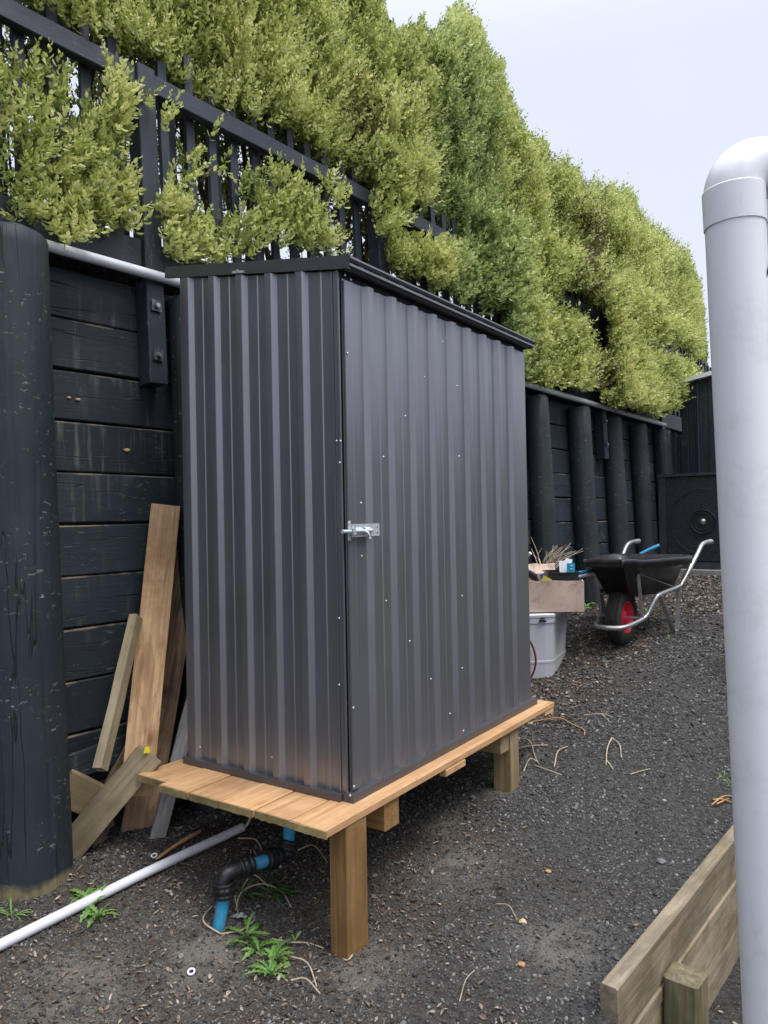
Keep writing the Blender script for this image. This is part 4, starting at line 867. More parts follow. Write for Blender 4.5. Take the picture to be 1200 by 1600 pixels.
# ================================================================== SMALL THINGS ON THE GROUND
def sticks(label, segs, r=.0028, mat=M_STICK):
    mb = MB()
    for sg in segs:
        pts = [ground(x, y, .006 + (q[0] if q else 0)) for x, y, *q in sg]; mb.tube(bez(pts, 4), [r * (1 - .35 * i / (len(pts) * 4)) for i in range((len(pts) - 1) * 4 + 1)], 6)
    return tag(put('twig', mb, mat), label, 'twig', 'dry twigs on the gravel')
sticks('bent orange-brown twig on the gravel just right of the platform end', [[(830, 1130), (872, 1129, .02), (893, 1136, .01), (912, 1142), (913, 1151)]], .0048, M_STICK2)
sticks('forked pale twig lying above the bent orange one', [[(912, 1119), (940, 1120, .01), (958, 1122)], [(940, 1120, .01), (952, 1129)]], .003)
sticks('upright pale forked twig out in the open gravel', [[(956, 1161, .02), (949, 1178, .02), (947, 1198)], [(956, 1161, .02), (968, 1168, .01), (971, 1186)], [(948, 1190), (958, 1204)]], .0035)
sticks('long straight pale twig beside the rear platform leg', [[(803, 1172), (830, 1170, .01), (856, 1166)]], .004)
sticks('tangle of thin pale twigs under the long straight one', [[(812, 1155), (828, 1166, .02), (836, 1184), (842, 1196)], [(818, 1207), (828, 1192, .015), (840, 1192)], [(836, 1198), (858, 1209, .01), (878, 1213)], [(866, 1200), (872, 1182, .02), (887, 1168)]], .0032)
sticks('short pale sliver of twig alone on the gravel near the edging', [[(985, 1212), (1000, 1207), (1016, 1203)]], .0025)
sticks('thin brown root looping round the blue pipe foot', [[(345, 1462), (322, 1452, .01), (318, 1440, .01), (332, 1418)], [(345, 1462), (378, 1456), (398, 1440)], [(368, 1425), (378, 1405, .02), (410, 1392, .02), (440, 1396), (455, 1420)], [(360, 1378, .03), (366, 1410, .03), (372, 1430)]], .003, M_STICK)
sticks('reddish root trailing from the bright weed to the front leg', [[(425, 1470), (455, 1480, .01), (480, 1476), (505, 1484)], [(430, 1474), (450, 1500, .01), (480, 1512, .01), (495, 1545)], [(455, 1540, .01), (478, 1540, .015), (500, 1556)]], .003, M_STICK)
sticks('thin pale roots crossing below the platform behind the ground pipe', [[(372, 1312), (400, 1322, .02), (412, 1336), (425, 1336)], [(462, 1332), (490, 1331, .02), (512, 1350)], [(420, 1388), (395, 1382, .03), (375, 1396)], [(392, 1330), (393, 1350), (398, 1362)]], .0028, M_STICK)
sticks('single fine straw leaning on the gravel near the bottom edge', [[(718, 1568), (728, 1545, .02), (742, 1524, .01)]], .0018)
sticks('curved fine straw beside the orange bark chip', [[(775, 1415), (795, 1422, .01), (808, 1440)]], .0018)
sticks('short dark stick leaning by the front leg foot', [[(575, 1372), (582, 1388, .02), (590, 1402)]], .0028, M_BARK)
sticks('crossed straws beside the large downpipe', [[(1112, 1260), (1130, 1250, .01), (1144, 1246)], [(1114, 1252), (1128, 1254, .01), (1142, 1256)], [(1120, 1262, .01), (1138, 1250)]], .0045, M_STICK2)
def chip(label, px, py, r, mat, seed, name='bark_chip', cat='bark chip', flat=.5):
    rd_ = random.Random(seed); bm = bmesh.new(); bmesh.ops.create_icosphere(bm, subdivisions=2, radius=r)
    for v in bm.verts: v.co *= 1 + .35 * mnoise.noise(v.co * (1.6 / r) + Vector((seed, 0, 0))); v.co.z *= flat
    m_ = bpy.data.meshes.new(name); bm.to_mesh(m_); bm.free(); m_.materials.append(mat)
    o = link(name, m_, None, Matrix.Translation(ground(px, py, r * flat * .7)) @ Matrix.Rotation(rd_.uniform(0, 6), 4, 'Z')); return tag(o, label, cat)
M_CHIP = plain('orange_bark', (.52, .27, .11), .8, 0, .25, 60)
chip('small bright orange bark chip alone in the middle of the gravel', 857, 1363, .011, M_CHIP, 1)
chip('pale and orange bark chip with a straw beside it', 817, 1442, .013, plain('pale_bark', (.60, .42, .24), .8, 0, .3, 60), 2)
chip('darker orange bark chip below the pale one', 815, 1509, .012, M_CHIP, 3)
chip('largest loose grey pebble beside the timber edging', 1033, 1348, .017, plain('grey_pebble', (.17, .17, .18), .8), 4, 'pebble', 'pebble')
chip('round grey pebble just right of the front leg', 585, 1370, .014, plain('round_pebble', (.15, .15, .16), .7), 5, 'pebble', 'pebble')
chip('small pale pebble in the gravel left of the large white pipe', 1038, 1252, .010, plain('pale_pebble', (.33, .31, .28), .8), 6, 'pebble', 'pebble')
WASH = None
for (px, py, lab) in ((299, 1522, 'small white plastic ring on the soil below the ground pipe'), (241, 1340, 'small white plastic ring on the soil by the foot of the leaning boards')):
    pts = []; mb = MB(); mb.lathe([(.0075, 0), (.0125, 0), (.0125, .004), (.0075, .004), (.0075, 0)], 24, None, False); o = link('plastic_ring', mb.mesh('plastic_ring', M_WHITE), None, Matrix.Translation(ground(px, py, .006)) @ Matrix.Rotation(.35, 4, 'X')); tag(o, lab, 'ring')
g0 = ground(374, 1438, .012); mb = MB(); rd_ = random.Random(2)
for k in range(7): a = rd_.uniform(0, 3.1); mb.box(g0 + Vector((.02 * (k - 3) / 3, rd_.uniform(-.008, .008), .002 * k % .01)), Vector((math.cos(a), math.sin(a), rd_.uniform(-.3, .3))) * .010, Vector((-math.sin(a), math.cos(a), .2)) * .006, UP * .001)
tag(put('foil_scrap', mb, M_ZINC), 'crumpled silvery scrap on the soil above the bright weed', 'scrap')
# weeds: every leaf its own piece
def weed_leaf(L_, w_, lobes, droop, mat, seed):
    rd_ = random.Random(seed); n_ = 12; vs = []; fs = []
    for i in range(n_ + 1):
        t = i / n_; wd = w_ * (math.sin(math.pi * min(1, t * .92 + .08)) ** .8) * (.35 + .65 * t if t < .6 else 1) * (1 + lobes * (.45 if i % 2 else -.45)); wd = max(wd, w_ * .07) if i < n_ else w_ * .02
        x = L_ * t; z = L_ * (.55 * t - droop * t * t); sh = -L_ * .03 * (i % 2) * lobes
        vs += [(x + sh, -wd, z + wd * .35), (x, 0, z), (x + sh, wd, z + wd * .35)]
    for i in range(n_): a = 3 * i; fs += [(a, a + 1, a + 4, a + 3), (a + 1, a + 2, a + 5, a + 4)]
    m_ = bpy.data.meshes.new('leaf'); m_.from_pydata(vs, [], fs); at = m_.attributes.new('tint', 'FLOAT', 'POINT'); base = rd_.uniform(.3, .8)
    at.data.foreach_set('value', [min(1, max(0, base + (.15 if k % 3 == 1 else 0) + rd_.uniform(-.08, .08))) for k in range(len(vs))]); m_.materials.append(mat); m_.update(); return m_
LEAVES = {k: [weed_leaf(1, wd, lb_, dr, mt, i * 7 + len(k)) for i, dr in enumerate((.35, .55, .75, .95))] for k, wd, lb_, mt in (('broad', .16, .35, M_WEED), ('toothed', .14, .9, M_WEED), ('fern', .11, .8, M_WEEDD), ('tuft', .05, 0, M_WEED))}
def weed(label, spots, kind, L_, n_, seed, group='weeds growing through the soil'):
    rd_ = random.Random(seed); c = ground(*spots[0]); t = thing('weed', label, 'weed', c, group)
    for (px, py) in spots:
        g0 = ground(px, py, -.003)
        for k in range(n_):
            a = 2.4 * k + rd_.uniform(-.4, .4); sc_ = L_ * rd_.uniform(.6, 1.15); link('leaf', LEAVES[kind][rd_.randrange(4)], t, Matrix.Translation(g0) @ Matrix.Rotation(a, 4, 'Z') @ Matrix.Rotation(-rd_.uniform(-.1, .75), 4, 'Y') @ Matrix.Rotation(rd_.uniform(-.4, .4), 4, 'X') @ Matrix.Scale(sc_, 4))
weed('bright green weed with long toothed leaves in front of the blue pipe', [(385, 1466), (402, 1484), (430, 1500), (424, 1522)], 'toothed', .085, 13, 1)
weed('spiky green weed half under the ground pipe beside the flaking post', [(132, 1405), (143, 1418), (155, 1432)], 'toothed', .075, 12, 2)
weed('dark fern-like weed in the shade behind the blue pipe', [(425, 1395), (445, 1400), (382, 1400)], 'fern', .085, 9, 3)
weed('tiny green seedling between the bright weed and the front leg', [(460, 1471)], 'broad', .035, 7, 4)
weed('small pale weed on the soil just below the ground pipe', [(263, 1388)], 'toothed', .03, 7, 5)
weed('green weed at the corner of the cardboard carton', [(915, 950), (905, 957)], 'broad', .11, 7, 6)
weed('faint tuft of grass on the gravel below the barrow leg', [(1046, 998)], 'tuft', .05, 12, 7)
weed('tuft of grass beside the large white pipe', [(1130, 1215), (1138, 1225)], 'tuft', .05, 12, 8)
weed('fine grass tuft at the foot of the flaking round post', [(18, 1432)], 'tuft', .07, 14, 9)
weed('little weed under the wheelbarrow frame', [(1010, 956)], 'broad', .07, 7, 10)

# ------------------------------------------------------------------ gravel, litter: stuff, instanced on points
def rock(name, seed, r, flat, mat):
    bm = bmesh.new(); bmesh.ops.create_icosphere(bm, subdivisions=1, radius=r); rd_ = random.Random(seed)
    sx, sy = rd_.uniform(.75, 1.25), rd_.uniform(.6, 1.0)
    for v in bm.verts: v.co *= rd_.uniform(.72, 1.18); v.co.x *= sx; v.co.y *= sy; v.co.z *= flat * rd_.uniform(.8, 1.1)
    m_ = bpy.data.meshes.new(name); bm.to_mesh(m_); bm.free(); m_.materials.append(mat); return m_
def flake(name, seed, mat):
    rd_ = random.Random(seed); n_ = 4; vs = []; L_ = 1.0; c_ = rd_.uniform(-.9, .9); w0 = rd_.uniform(.10, .32)
    for i in range(n_ + 1):
        t = i / n_; wd = w0 * math.sin(math.pi * (t * .9 + .05)); z = .35 * c_ * (t - .5) ** 2 * 2; vs += [(L_ * (t - .5), -wd, z + .12), (L_ * (t - .5), 0, z), (L_ * (t - .5), wd, z + .10)]
    fs = []
    for i in range(n_): a = 3 * i; fs += [(a, a + 1, a + 4, a + 3), (a + 1, a + 2, a + 5, a + 4)]
    m_ = bpy.data.meshes.new(name); m_.from_pydata(vs, [], fs); m_.materials.append(mat); return m_
def thread(name, seed, mat):
    rd_ = random.Random(seed); mb = MB(); p_ = Vector((-.5, 0, 0)); pts = [p_]; a = rd_.uniform(-.3, .3)
    for i in range(5): a += rd_.uniform(-.55, .55); p_ = p_ + Vector((math.cos(a), math.sin(a), rd_.uniform(-.12, .16))) * .2; pts.append(p_)
    mb.tube(pts, .018, 4, cap=False); return mb.mesh(name, mat)
def source_collection(name, meshes):
    c = bpy.data.collections.new(name)
    for i, m_ in enumerate(meshes): c.objects.link(bpy.data.objects.new('%s_source' % name, m_))
    return c
def scatter(name, label, pts, rots, scs, coll):
    m_ = bpy.data.meshes.new(name); m_.vertices.add(len(pts)); m_.vertices.foreach_set('co', np.asarray(pts, dtype=np.float32).ravel())
    a = m_.attributes.new('rot', 'FLOAT_VECTOR', 'POINT'); a.data.foreach_set('vector', np.asarray(rots, dtype=np.float32).ravel())
    a = m_.attributes.new('sc', 'FLOAT', 'POINT'); a.data.foreach_set('value', np.asarray(scs, dtype=np.float32))
    o = link(name, m_, kind='stuff'); o['label'] = label
    ng = bpy.data.node_groups.new(name, 'GeometryNodeTree'); ng.interface.new_socket('Geometry', in_out='INPUT', socket_type='NodeSocketGeometry'); ng.interface.new_socket('Geometry', in_out='OUTPUT', socket_type='NodeSocketGeometry')
    gi, go = ng.nodes.new('NodeGroupInput'), ng.nodes.new('NodeGroupOutput'); ip = ng.nodes.new('GeometryNodeInstanceOnPoints'); ci = ng.nodes.new('GeometryNodeCollectionInfo'); ci.inputs[0].default_value = coll; ci.inputs['Separate Children'].default_value = True; ci.inputs['Reset Children'].default_value = True
    r_ = ng.nodes.new('GeometryNodeInputNamedAttribute'); r_.data_type = 'FLOAT_VECTOR'; r_.inputs[0].default_value = 'rot'
    s_ = ng.nodes.new('GeometryNodeInputNamedAttribute'); s_.data_type = 'FLOAT'; s_.inputs[0].default_value = 'sc'
    ng.links.new(gi.outputs[0], ip.inputs['Points']); ng.links.new(ci.outputs[0], ip.inputs['Instance']); ip.inputs['Pick Instance'].default_value = True
    ng.links.new(r_.outputs[0], ip.inputs['Rotation']); ng.links.new(s_.outputs[0], ip.inputs['Scale']); ng.links.new(ip.outputs[0], go.inputs[0])
    md = o.modifiers.new('scatter', 'NODES'); md.node_group = ng; return o
GN_ = 260
gs_, gd_ = np.linspace(.4, 9.2, GN_), np.linspace(-1.6, 2.95, GN_)
HG = np.array([[gh(a, b) for b in gd_] for a in gs_])
def hmap(s, d):
    i = np.clip((s - .4) / 8.8 * (GN_ - 1), 0, GN_ - 1.001); j = np.clip((d + 1.6) / 4.55 * (GN_ - 1), 0, GN_ - 1.001); i0 = i.astype(int); j0 = j.astype(int); fi, fj = i - i0, j - j0
    return HG[i0, j0] * (1 - fi) * (1 - fj) + HG[i0 + 1, j0] * fi * (1 - fj) + HG[i0, j0 + 1] * (1 - fi) * fj + HG[i0 + 1, j0 + 1] * fi * fj
def ground_pts(n, s_rng, d_rng, dens):
    s = rng.uniform(*s_rng, n); d = rng.uniform(*d_rng, n); z = hmap(s, d); keep = (np.abs(d - (EDGE_D - .03)) > .03) & (rng.random(n) < dens(s, d)); s, d, z = s[keep], d[keep], z[keep]
    P = np.stack([S.x * s + N.x * d, S.y * s + N.y * d, z], 1); x, y, dd = project(P); k = (dd > .6) & (x > -330) & (x < 1500) & (y > 780) & (y < 1850); return P[k], s[k], d[k], dd[k]
lit_c = np.array([[c.x, c.y] for c, r in LITTER]); lit_r = np.array([r for c, r in LITTER])
def litter_w(P): q = ((P[:, None, :2] - lit_c[None]) ** 2).sum(2) / lit_r[None] ** 2; return np.exp(-q).max(1)
def vnoise_(P): return np.array([mnoise.noise(Vector((a * 2.3, b * 2.3, 4))) + .5 * mnoise.noise(Vector((a * 7, b * 7, 9))) for a, b in P[:, :2]])
stones = source_collection('stone', [rock('stone', 40 + k, 1, .62, M_STONE) for k in range(8)])
P, s, d, dd = ground_pts(660000, (.45, 9), (-.5, 2.9), lambda s, d: np.clip(2.6 / np.maximum(1.2, s + .5) ** 1.35, .06, 1) * np.where(d < EDGE_D - .04, .1, 1))
sl = np.array([[c.x, c.y] for c in SILT]); sw = np.exp(-((P[:, None, :2] - sl[None]) ** 2).sum(2) / np.array(SILT_R)[None] ** 2).max(1)
keep = rng.random(len(P)) > np.maximum(np.maximum(sw * np.where(np.arange(len(P)) > -1, .9, 0), litter_w(P) * .55), .35 + .5 * vnoise_(P)); P, dd = P[keep], dd[keep]
sc_ = (.0030 + .0052 * rng.random(len(P)) ** 2.6 + .009 * (rng.random(len(P)) < .018) * rng.random(len(P))) * np.clip(dd / 3.0, .9, 2.0); P[:, 2] += sc_ * .25
scatter('gravel', 'dark grey crushed gravel covering the ground', P, rng.uniform(0, 6.28, (len(P), 3)) * [0.12, 0.12, 1], sc_, stones); print('gravel', len(P))
fl = source_collection('flake', [flake('flake', 60 + k, M_LITTER) for k in range(6)] + [thread('thread', 90 + k, M_LITTER) for k in range(8)])
P, s, d, dd = ground_pts(150000, (.6, 9), (-.5, 2.9), lambda s, d: np.ones_like(s)); lw = litter_w(P)
keep = rng.random(len(P)) < np.clip(lw * .9 + .02 + .10 * (s < 2.6) * (d > .9) + .05 * (d > 2.2) + .8 * (d < EDGE_D - .04) * (s < 4), 0, 1) * np.clip(3.2 / dd, .5, 1.2); P, dd = P[keep], dd[keep]
sc_ = (.005 + .026 * rng.random(len(P)) ** 2.6) * np.clip(dd / 3.2, .9, 1.5); P[:, 2] += .004 + .004 * rng.random(len(P)); rr_ = rng.uniform(0, 6.28, (len(P), 3)); rr_[:, :2] = rng.normal(0, .35, (len(P), 2))
scatter('leaf_litter', 'brown dry leaf and twig litter strewn over the gravel', P, rr_, sc_, fl); print('litter', len(P))
pale = source_collection('pale_flake', [flake('flake', 160 + k, M_LITTERP) for k in range(5)] + [thread('thread', 190 + k, M_LITTERP) for k in range(5)])
PC_ = [(ground(x, y), r) for x, y, r in ((1060, 908, .9), (980, 915, .7), (930, 930, .5), (905, 1000, .30), (880, 1070, .22), (1100, 940, .35), (960, 1010, .2), (845, 1110, .2), (285, 1385, .13), (300, 1400, .1), (640, 1350, .08), (600, 1440, .1), (380, 1520, .12), (470, 1560, .12), (120, 1560, .16), (250, 1570, .15), (700, 1480, .07), (800, 1590, .1))]
pc_ = np.array([[c.x, c.y] for c, r in PC_]); pr_ = np.array([r for c, r in PC_])
P, s, d, dd = ground_pts(150000, (.6, 9), (.9, 2.9), lambda s, d: np.ones_like(s)); lw = np.exp(-((P[:, None, :2] - pc_[None]) ** 2).sum(2) / pr_[None] ** 2).max(1); keep = rng.random(len(P)) < lw * np.where(dd > 4, .62, .42); P, dd = P[keep], dd[keep]
sc_ = (.006 + .022 * rng.random(len(P)) ** 2.0) * np.clip(dd / 3.2, .9, 1.7); P[:, 2] += .006; rr_ = rng.uniform(0, 6.28, (len(P), 3)); rr_[:, :2] = rng.normal(0, .35, (len(P), 2))
scatter('leaf_litter', 'pale dry leaf litter gathered under the wheelbarrow and by the tub', P, rr_, sc_, pale); print('pale litter', len(P))

# ================================================================== HEDGE
def nz3(v): return v / np.maximum(1e-9, np.linalg.norm(v, axis=-1, keepdims=True))
def leaf_mesh(name, P, D, Ls, nl, lsz, tint, mat, parent, hexa=True):
    """P,D (n,3) shoot base and direction, Ls (n,) shoot length, leaves set in a spiral along each shoot"""
    n = len(P)
    if n == 0: return None
    t = (np.arange(nl)[None] + rng.random((n, nl)) * .8) / nl; az = np.arange(nl)[None] * 2.39 + rng.random((n, 1)) * 6.28 + rng.normal(0, .35, (n, nl))
    a = nz3(np.cross(D, rng.normal(0, 1, (n, 3)))); b = np.cross(D, a)
    rad = a[:, None] * np.cos(az)[..., None] + b[:, None] * np.sin(az)[..., None]
    op = np.radians(62 - 34 * t + rng.normal(0, 11, (n, nl))); op[:, :] = np.clip(op, .15, 1.5)
    ld = nz3(D[:, None] * np.cos(op)[..., None] + rad * np.sin(op)[..., None] + rng.normal(0, .12, (n, nl, 3)))
    base = P[:, None] + D[:, None] * (Ls[:, None] * (.12 + .88 * t))[..., None]
    l = lsz[:, None] * (1.05 - .45 * t ** 2) * rng.uniform(.7, 1.2, (n, nl))
    sd_ = nz3(np.cross(ld, rad + rng.normal(0, .35, (n, nl, 3)))); nm = np.cross(sd_, ld); l3 = l[..., None]; w3 = l3 * rng.uniform(.22, .31, (n, nl, 1))
    if hexa: cols = [base, base + ld * l3 * .35 + sd_ * w3 + nm * l3 * .07, base + ld * l3 * .75 + sd_ * w3 * .8 + nm * l3 * .02, base + ld * l3 * .98 - nm * l3 * .16, base + ld * l3 * .75 - sd_ * w3 * .8 + nm * l3 * .02, base + ld * l3 * .35 - sd_ * w3 + nm * l3 * .07]; q = 6; fc_ = [(0, 1, 2, 3), (0, 3, 4, 5)]
    else: cols = [base, base + ld * l3 * .5 + sd_ * w3 * 1.1 + nm * l3 * .06, base + ld * l3, base + ld * l3 * .5 - sd_ * w3 * 1.1 + nm * l3 * .06]; q = 4; fc_ = [(0, 1, 2, 3)]
    V = np.stack(cols, 2).reshape(-1, 3).astype(np.float32); N_ = n * nl; F_ = (np.arange(N_)[:, None, None] * q + np.array(fc_)[None]).reshape(-1, 4).astype(np.int32)
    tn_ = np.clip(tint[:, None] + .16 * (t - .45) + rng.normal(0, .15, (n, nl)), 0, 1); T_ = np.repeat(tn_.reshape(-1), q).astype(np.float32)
    cen = V.mean(0); V = V - cen
    m_ = bpy.data.meshes.new(name); m_.vertices.add(len(V)); m_.vertices.foreach_set('co', V.ravel()); m_.loops.add(F_.size); m_.loops.foreach_set('vertex_index', F_.ravel()); m_.polygons.add(len(F_)); m_.polygons.foreach_set('loop_start', np.arange(len(F_), dtype=np.int32) * 4)
    m_.update(calc_edges=True); at = m_.attributes.new('tint', 'FLOAT', 'POINT'); at.data.foreach_set('value', T_); m_.materials.append(mat)
    global NTRI; NTRI += len(F_) * 2
    return link(name, m_, parent, Matrix.Translation(Vector(cen.tolist())))
NTRI = 0
# height of the clipped top, read off the outline
OUT = [(-700, -1300), (0, -620), (420, -190), (560, -60), (590, -12), (606, 8), (622, 50), (640, 62), (655, 52), (672, 64), (690, 40), (705, 14), (720, 10), (735, 26), (752, 52), (770, 82), (792, 120), (806, 160), (830, 190), (852, 222), (880, 250), (904, 272), (915, 305), (924, 322), (935, 305), (985, 304), (998, 330), (1012, 352), (1030, 372), (1060, 385), (1078, 408), (1090, 455), (1100, 500), (1106, 540), (1112, 600)]
DT = 3.15; top_s, top_z = [], []
for x, y in OUT: a_, z_ = at_wall(x, y, DT); top_s.append(a_); top_z.append(z_)
HS1 = min(max(top_s), 14.0)
top_s = np.array(top_s); o_ = np.argsort(top_s); top_s = top_s[o_]; top_z = np.array(top_z)[o_]
print('hedge top', [(round(a, 2), round(b, 2)) for a, b in zip(top_s, top_z)])
top_z = top_z + .12
def toph(s): return np.minimum(np.interp(s, top_s, top_z), 6.4)
def vnoise(s, z, k, seed=0): return np.array([mnoise.noise(Vector((a * k, b * k, seed))) for a, b in zip(s, z)])
# ellipses (pixels) where foliage pushes out through and over the fence: x, y, rx, ry, density
CL = [(40, 150, 75, 50, 1), (20, 200, 60, 90, 1), (110, 235, 70, 42, 1), (178, 170, 26, 60, .9), (215, 170, 30, 20, .8), (150, 215, 50, 40, .9), (60, 290, 90, 75, 1), (130, 320, 80, 60, 1), (185, 345, 32, 48, .95), (150, 250, 50, 40, .7), (120, 375, 70, 18, .9), (205, 300, 22, 22, .5),
      (268, 350, 22, 62, 1), (262, 200, 16, 30, .7), (290, 290, 26, 70, .55), (320, 380, 70, 30, .9), (300, 405, 60, 16, 1), (345, 270, 16, 60, .45), (330, 215, 14, 20, .5), (385, 330, 34, 62, .8), (365, 380, 60, 34, .9), (440, 350, 66, 50, .95), (455, 300, 40, 40, .6), (485, 385, 40, 24, .9), (520, 300, 24, 36, .75), (505, 370, 14, 40, .4), (545, 330, 14, 40, .35),
      (600, 330, 40, 60, .7), (607, 250, 42, 70, 1), (615, 385, 30, 42, .45), (640, 420, 50, 26, .9), (700, 420, 70, 44, 1), (655, 375, 34, 20, .3), (760, 440, 80, 60, 1), (790, 400, 90, 70, 1), (735, 345, 22, 60, .8), (830, 520, 55, 70, 1), (870, 545, 55, 55, 1), (905, 585, 45, 34, 1), (850, 590, 45, 24, .9), (940, 590, 22, 30, .9), (845, 430, 50, 60, 1), (905, 430, 45, 34, 1),
      (975, 510, 32, 90, 1), (1000, 600, 60, 52, 1), (1020, 630, 45, 26, 1), (960, 620, 22, 30, .9), (1045, 600, 30, 40, 1), (1020, 520, 28, 30, .8), (985, 470, 60, 40, 1), (1070, 610, 20, 30, .8), (1050, 520, 50, 22, .7), (1062, 585, 22, 16, .6)]
def cover(x, y):
    c = np.zeros(len(x))
    for (cx, cy, rx, ry, dn) in CL: q = ((x - cx) / (rx * .92)) ** 2 + ((y - cy) / (ry * .92)) ** 2; c = np.maximum(c, dn ** 2 * np.clip((1.0 - q) * 2.2, 0, 1))
    return c
def make(n, s_rng, zf, dfun, keepf, tint0, size, dirw=(.55, .75), Lr=(.09, .19)):
    """n candidates -> shoot arrays"""
    s = rng.uniform(*s_rng, n); z = zf(s, rng.random(n)); lump = vnoise(s, z * .5, 1.9, 2) * .55 + vnoise(s, z * .65, 5.2, 5) * .45; d = dfun(s, z, lump)
    k = keepf(s, z, d, lump); s, z, d, lump = s[k], z[k], d[k], lump[k]
    P = np.stack([S.x * s + N.x * (d + (z - CAMZ) * LEAN), S.y * s + N.y * (d + (z - CAMZ) * LEAN), z], 1)
    Dn = -np.array(N)[None] * dirw[0] + np.array([0, 0, 1])[None] * dirw[1] * 1.15 + np.array(S)[None] * (vnoise(s, z, 3.1, 9)[:, None] * .9) + rng.normal(0, .33, (len(s), 3)); x, y, dd = project(P)
    return dict(P=P, D=nz3(Dn), L=rng.uniform(*Lr, len(s)) * np.clip(.8 + dd * .04, .85, 1.3), s=s, z=z, d=d, t=tint0 + lump * .45 + rng.normal(0, .06, len(s)), l=size * np.clip(.80 + dd * .055, .95, 1.55) * rng.uniform(.85, 1.15, len(s)), x=x, y=y, dd=dd)
ZB = lambda s: 2.50 - (s - 1.45) * .017
inframe = lambda s, z, d: (lambda q: (q[0] > -260) & (q[0] < 1400) & (q[1] > -230) & (q[1] < 900) & (q[2] > .5))(project(np.stack([S.x * s + N.x * (d + (z - CAMZ) * LEAN), S.y * s + N.y * (d + (z - CAMZ) * LEAN), z], 1)))
dens_s = lambda s: np.clip(1.25 - s * .085, .42, 1)
sets = []
# A: the outer face above the rail, lumpy
hz_ = lambda s, r: (railz(s) + .02) + r * (toph(s) + .02 - railz(s))
edge_ok = lambda s, z: z > railz(s) + .10 + .10 * vnoise(s, z * 0, 2.3, 4)
for off, fr, tt in ((0.0, .92, .60), (.09, 1.0, .42), (.20, .8, .24), (.34, .5, .12)):  # inner layers tinted darker: older leaves, plus depth shade painted into the colour
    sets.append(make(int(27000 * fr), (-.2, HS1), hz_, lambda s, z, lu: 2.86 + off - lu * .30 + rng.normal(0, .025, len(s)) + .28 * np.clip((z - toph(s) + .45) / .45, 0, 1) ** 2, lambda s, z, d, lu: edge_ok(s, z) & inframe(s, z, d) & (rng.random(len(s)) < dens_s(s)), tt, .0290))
# B: thick body and rounded top behind it
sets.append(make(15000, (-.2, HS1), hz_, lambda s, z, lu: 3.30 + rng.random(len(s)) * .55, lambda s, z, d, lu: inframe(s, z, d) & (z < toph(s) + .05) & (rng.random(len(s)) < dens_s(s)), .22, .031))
# wispy leaders on top
sets.append(make(2600, (.5, HS1), lambda s, r: toph(s) - .16 + r * .26, lambda s, z, lu: 2.98 + rng.random(len(s)) * .7, lambda s, z, d, lu: inframe(s, z, d) & (vnoise(s, z * 0, 4.5, 8) > .0), .66, .0290, (.10, 1.0), (.14, .36)))
# C: clumps pushing out between and over the slats (front), D: thin leafage and twigs behind the slats
lowz = lambda s, r: ZB(s) - .02 + r * (railz(s) + .30 - ZB(s))
for off, n_, tt, cut in ((0.0, 34000, .60, .10), (.07, 22000, .38, .25), (.16, 16000, .18, .30)):  # tint drops inward here too, shade of the gaps put into the leaf colour
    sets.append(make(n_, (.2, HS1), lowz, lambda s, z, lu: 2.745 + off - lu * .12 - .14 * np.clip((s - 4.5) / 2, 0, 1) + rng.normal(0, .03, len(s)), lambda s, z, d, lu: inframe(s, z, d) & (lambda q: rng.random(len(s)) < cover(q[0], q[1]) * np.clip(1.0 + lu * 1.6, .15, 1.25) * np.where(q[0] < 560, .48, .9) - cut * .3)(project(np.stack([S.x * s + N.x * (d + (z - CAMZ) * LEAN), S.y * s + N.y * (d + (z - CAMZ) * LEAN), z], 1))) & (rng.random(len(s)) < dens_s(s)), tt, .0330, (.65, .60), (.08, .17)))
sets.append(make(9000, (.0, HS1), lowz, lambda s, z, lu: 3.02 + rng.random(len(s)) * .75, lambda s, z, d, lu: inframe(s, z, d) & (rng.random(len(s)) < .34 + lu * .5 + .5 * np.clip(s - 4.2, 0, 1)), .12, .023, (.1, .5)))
sets.append(make(9000, (-5.5, .2), hz_, lambda s, z, lu: 2.9 + rng.random(len(s)) * .5, lambda s, z, d, lu: ~inframe(s, z, d), .45, .085, Lr=(.3, .5)))  # unseen hedge continued left of frame, coarse leaves added to block sky light
SKY = np.array([(-2000, -1500), (560, -60), (585, -10), (597, 5), (605, 30), (612, 44), (622, 52), (632, 54), (640, 46), (648, 58), (655, 35), (662, 32), (668, 58), (680, 54), (688, 48), (695, 35), (702, 20), (710, 14), (716, 4), (725, 10), (733, 25), (742, 32), (750, 42), (756, 58), (762, 78), (770, 90), (780, 96), (786, 102), (790, 132), (797, 152), (803, 168), (812, 190), (822, 208), (835, 220), (850, 230), (862, 252), (880, 258), (893, 264), (904, 274), (912, 294), (920, 304), (930, 294), (940, 302), (955, 298), (970, 302), (985, 298), (992, 318), (1000, 342), (1012, 357), (1022, 370), (1035, 374), (1050, 387), (1062, 397), (1078, 407), (1085, 432), (1095, 457), (1100, 502), (1104, 552), (1110, 700), (3000, 2000)], float)
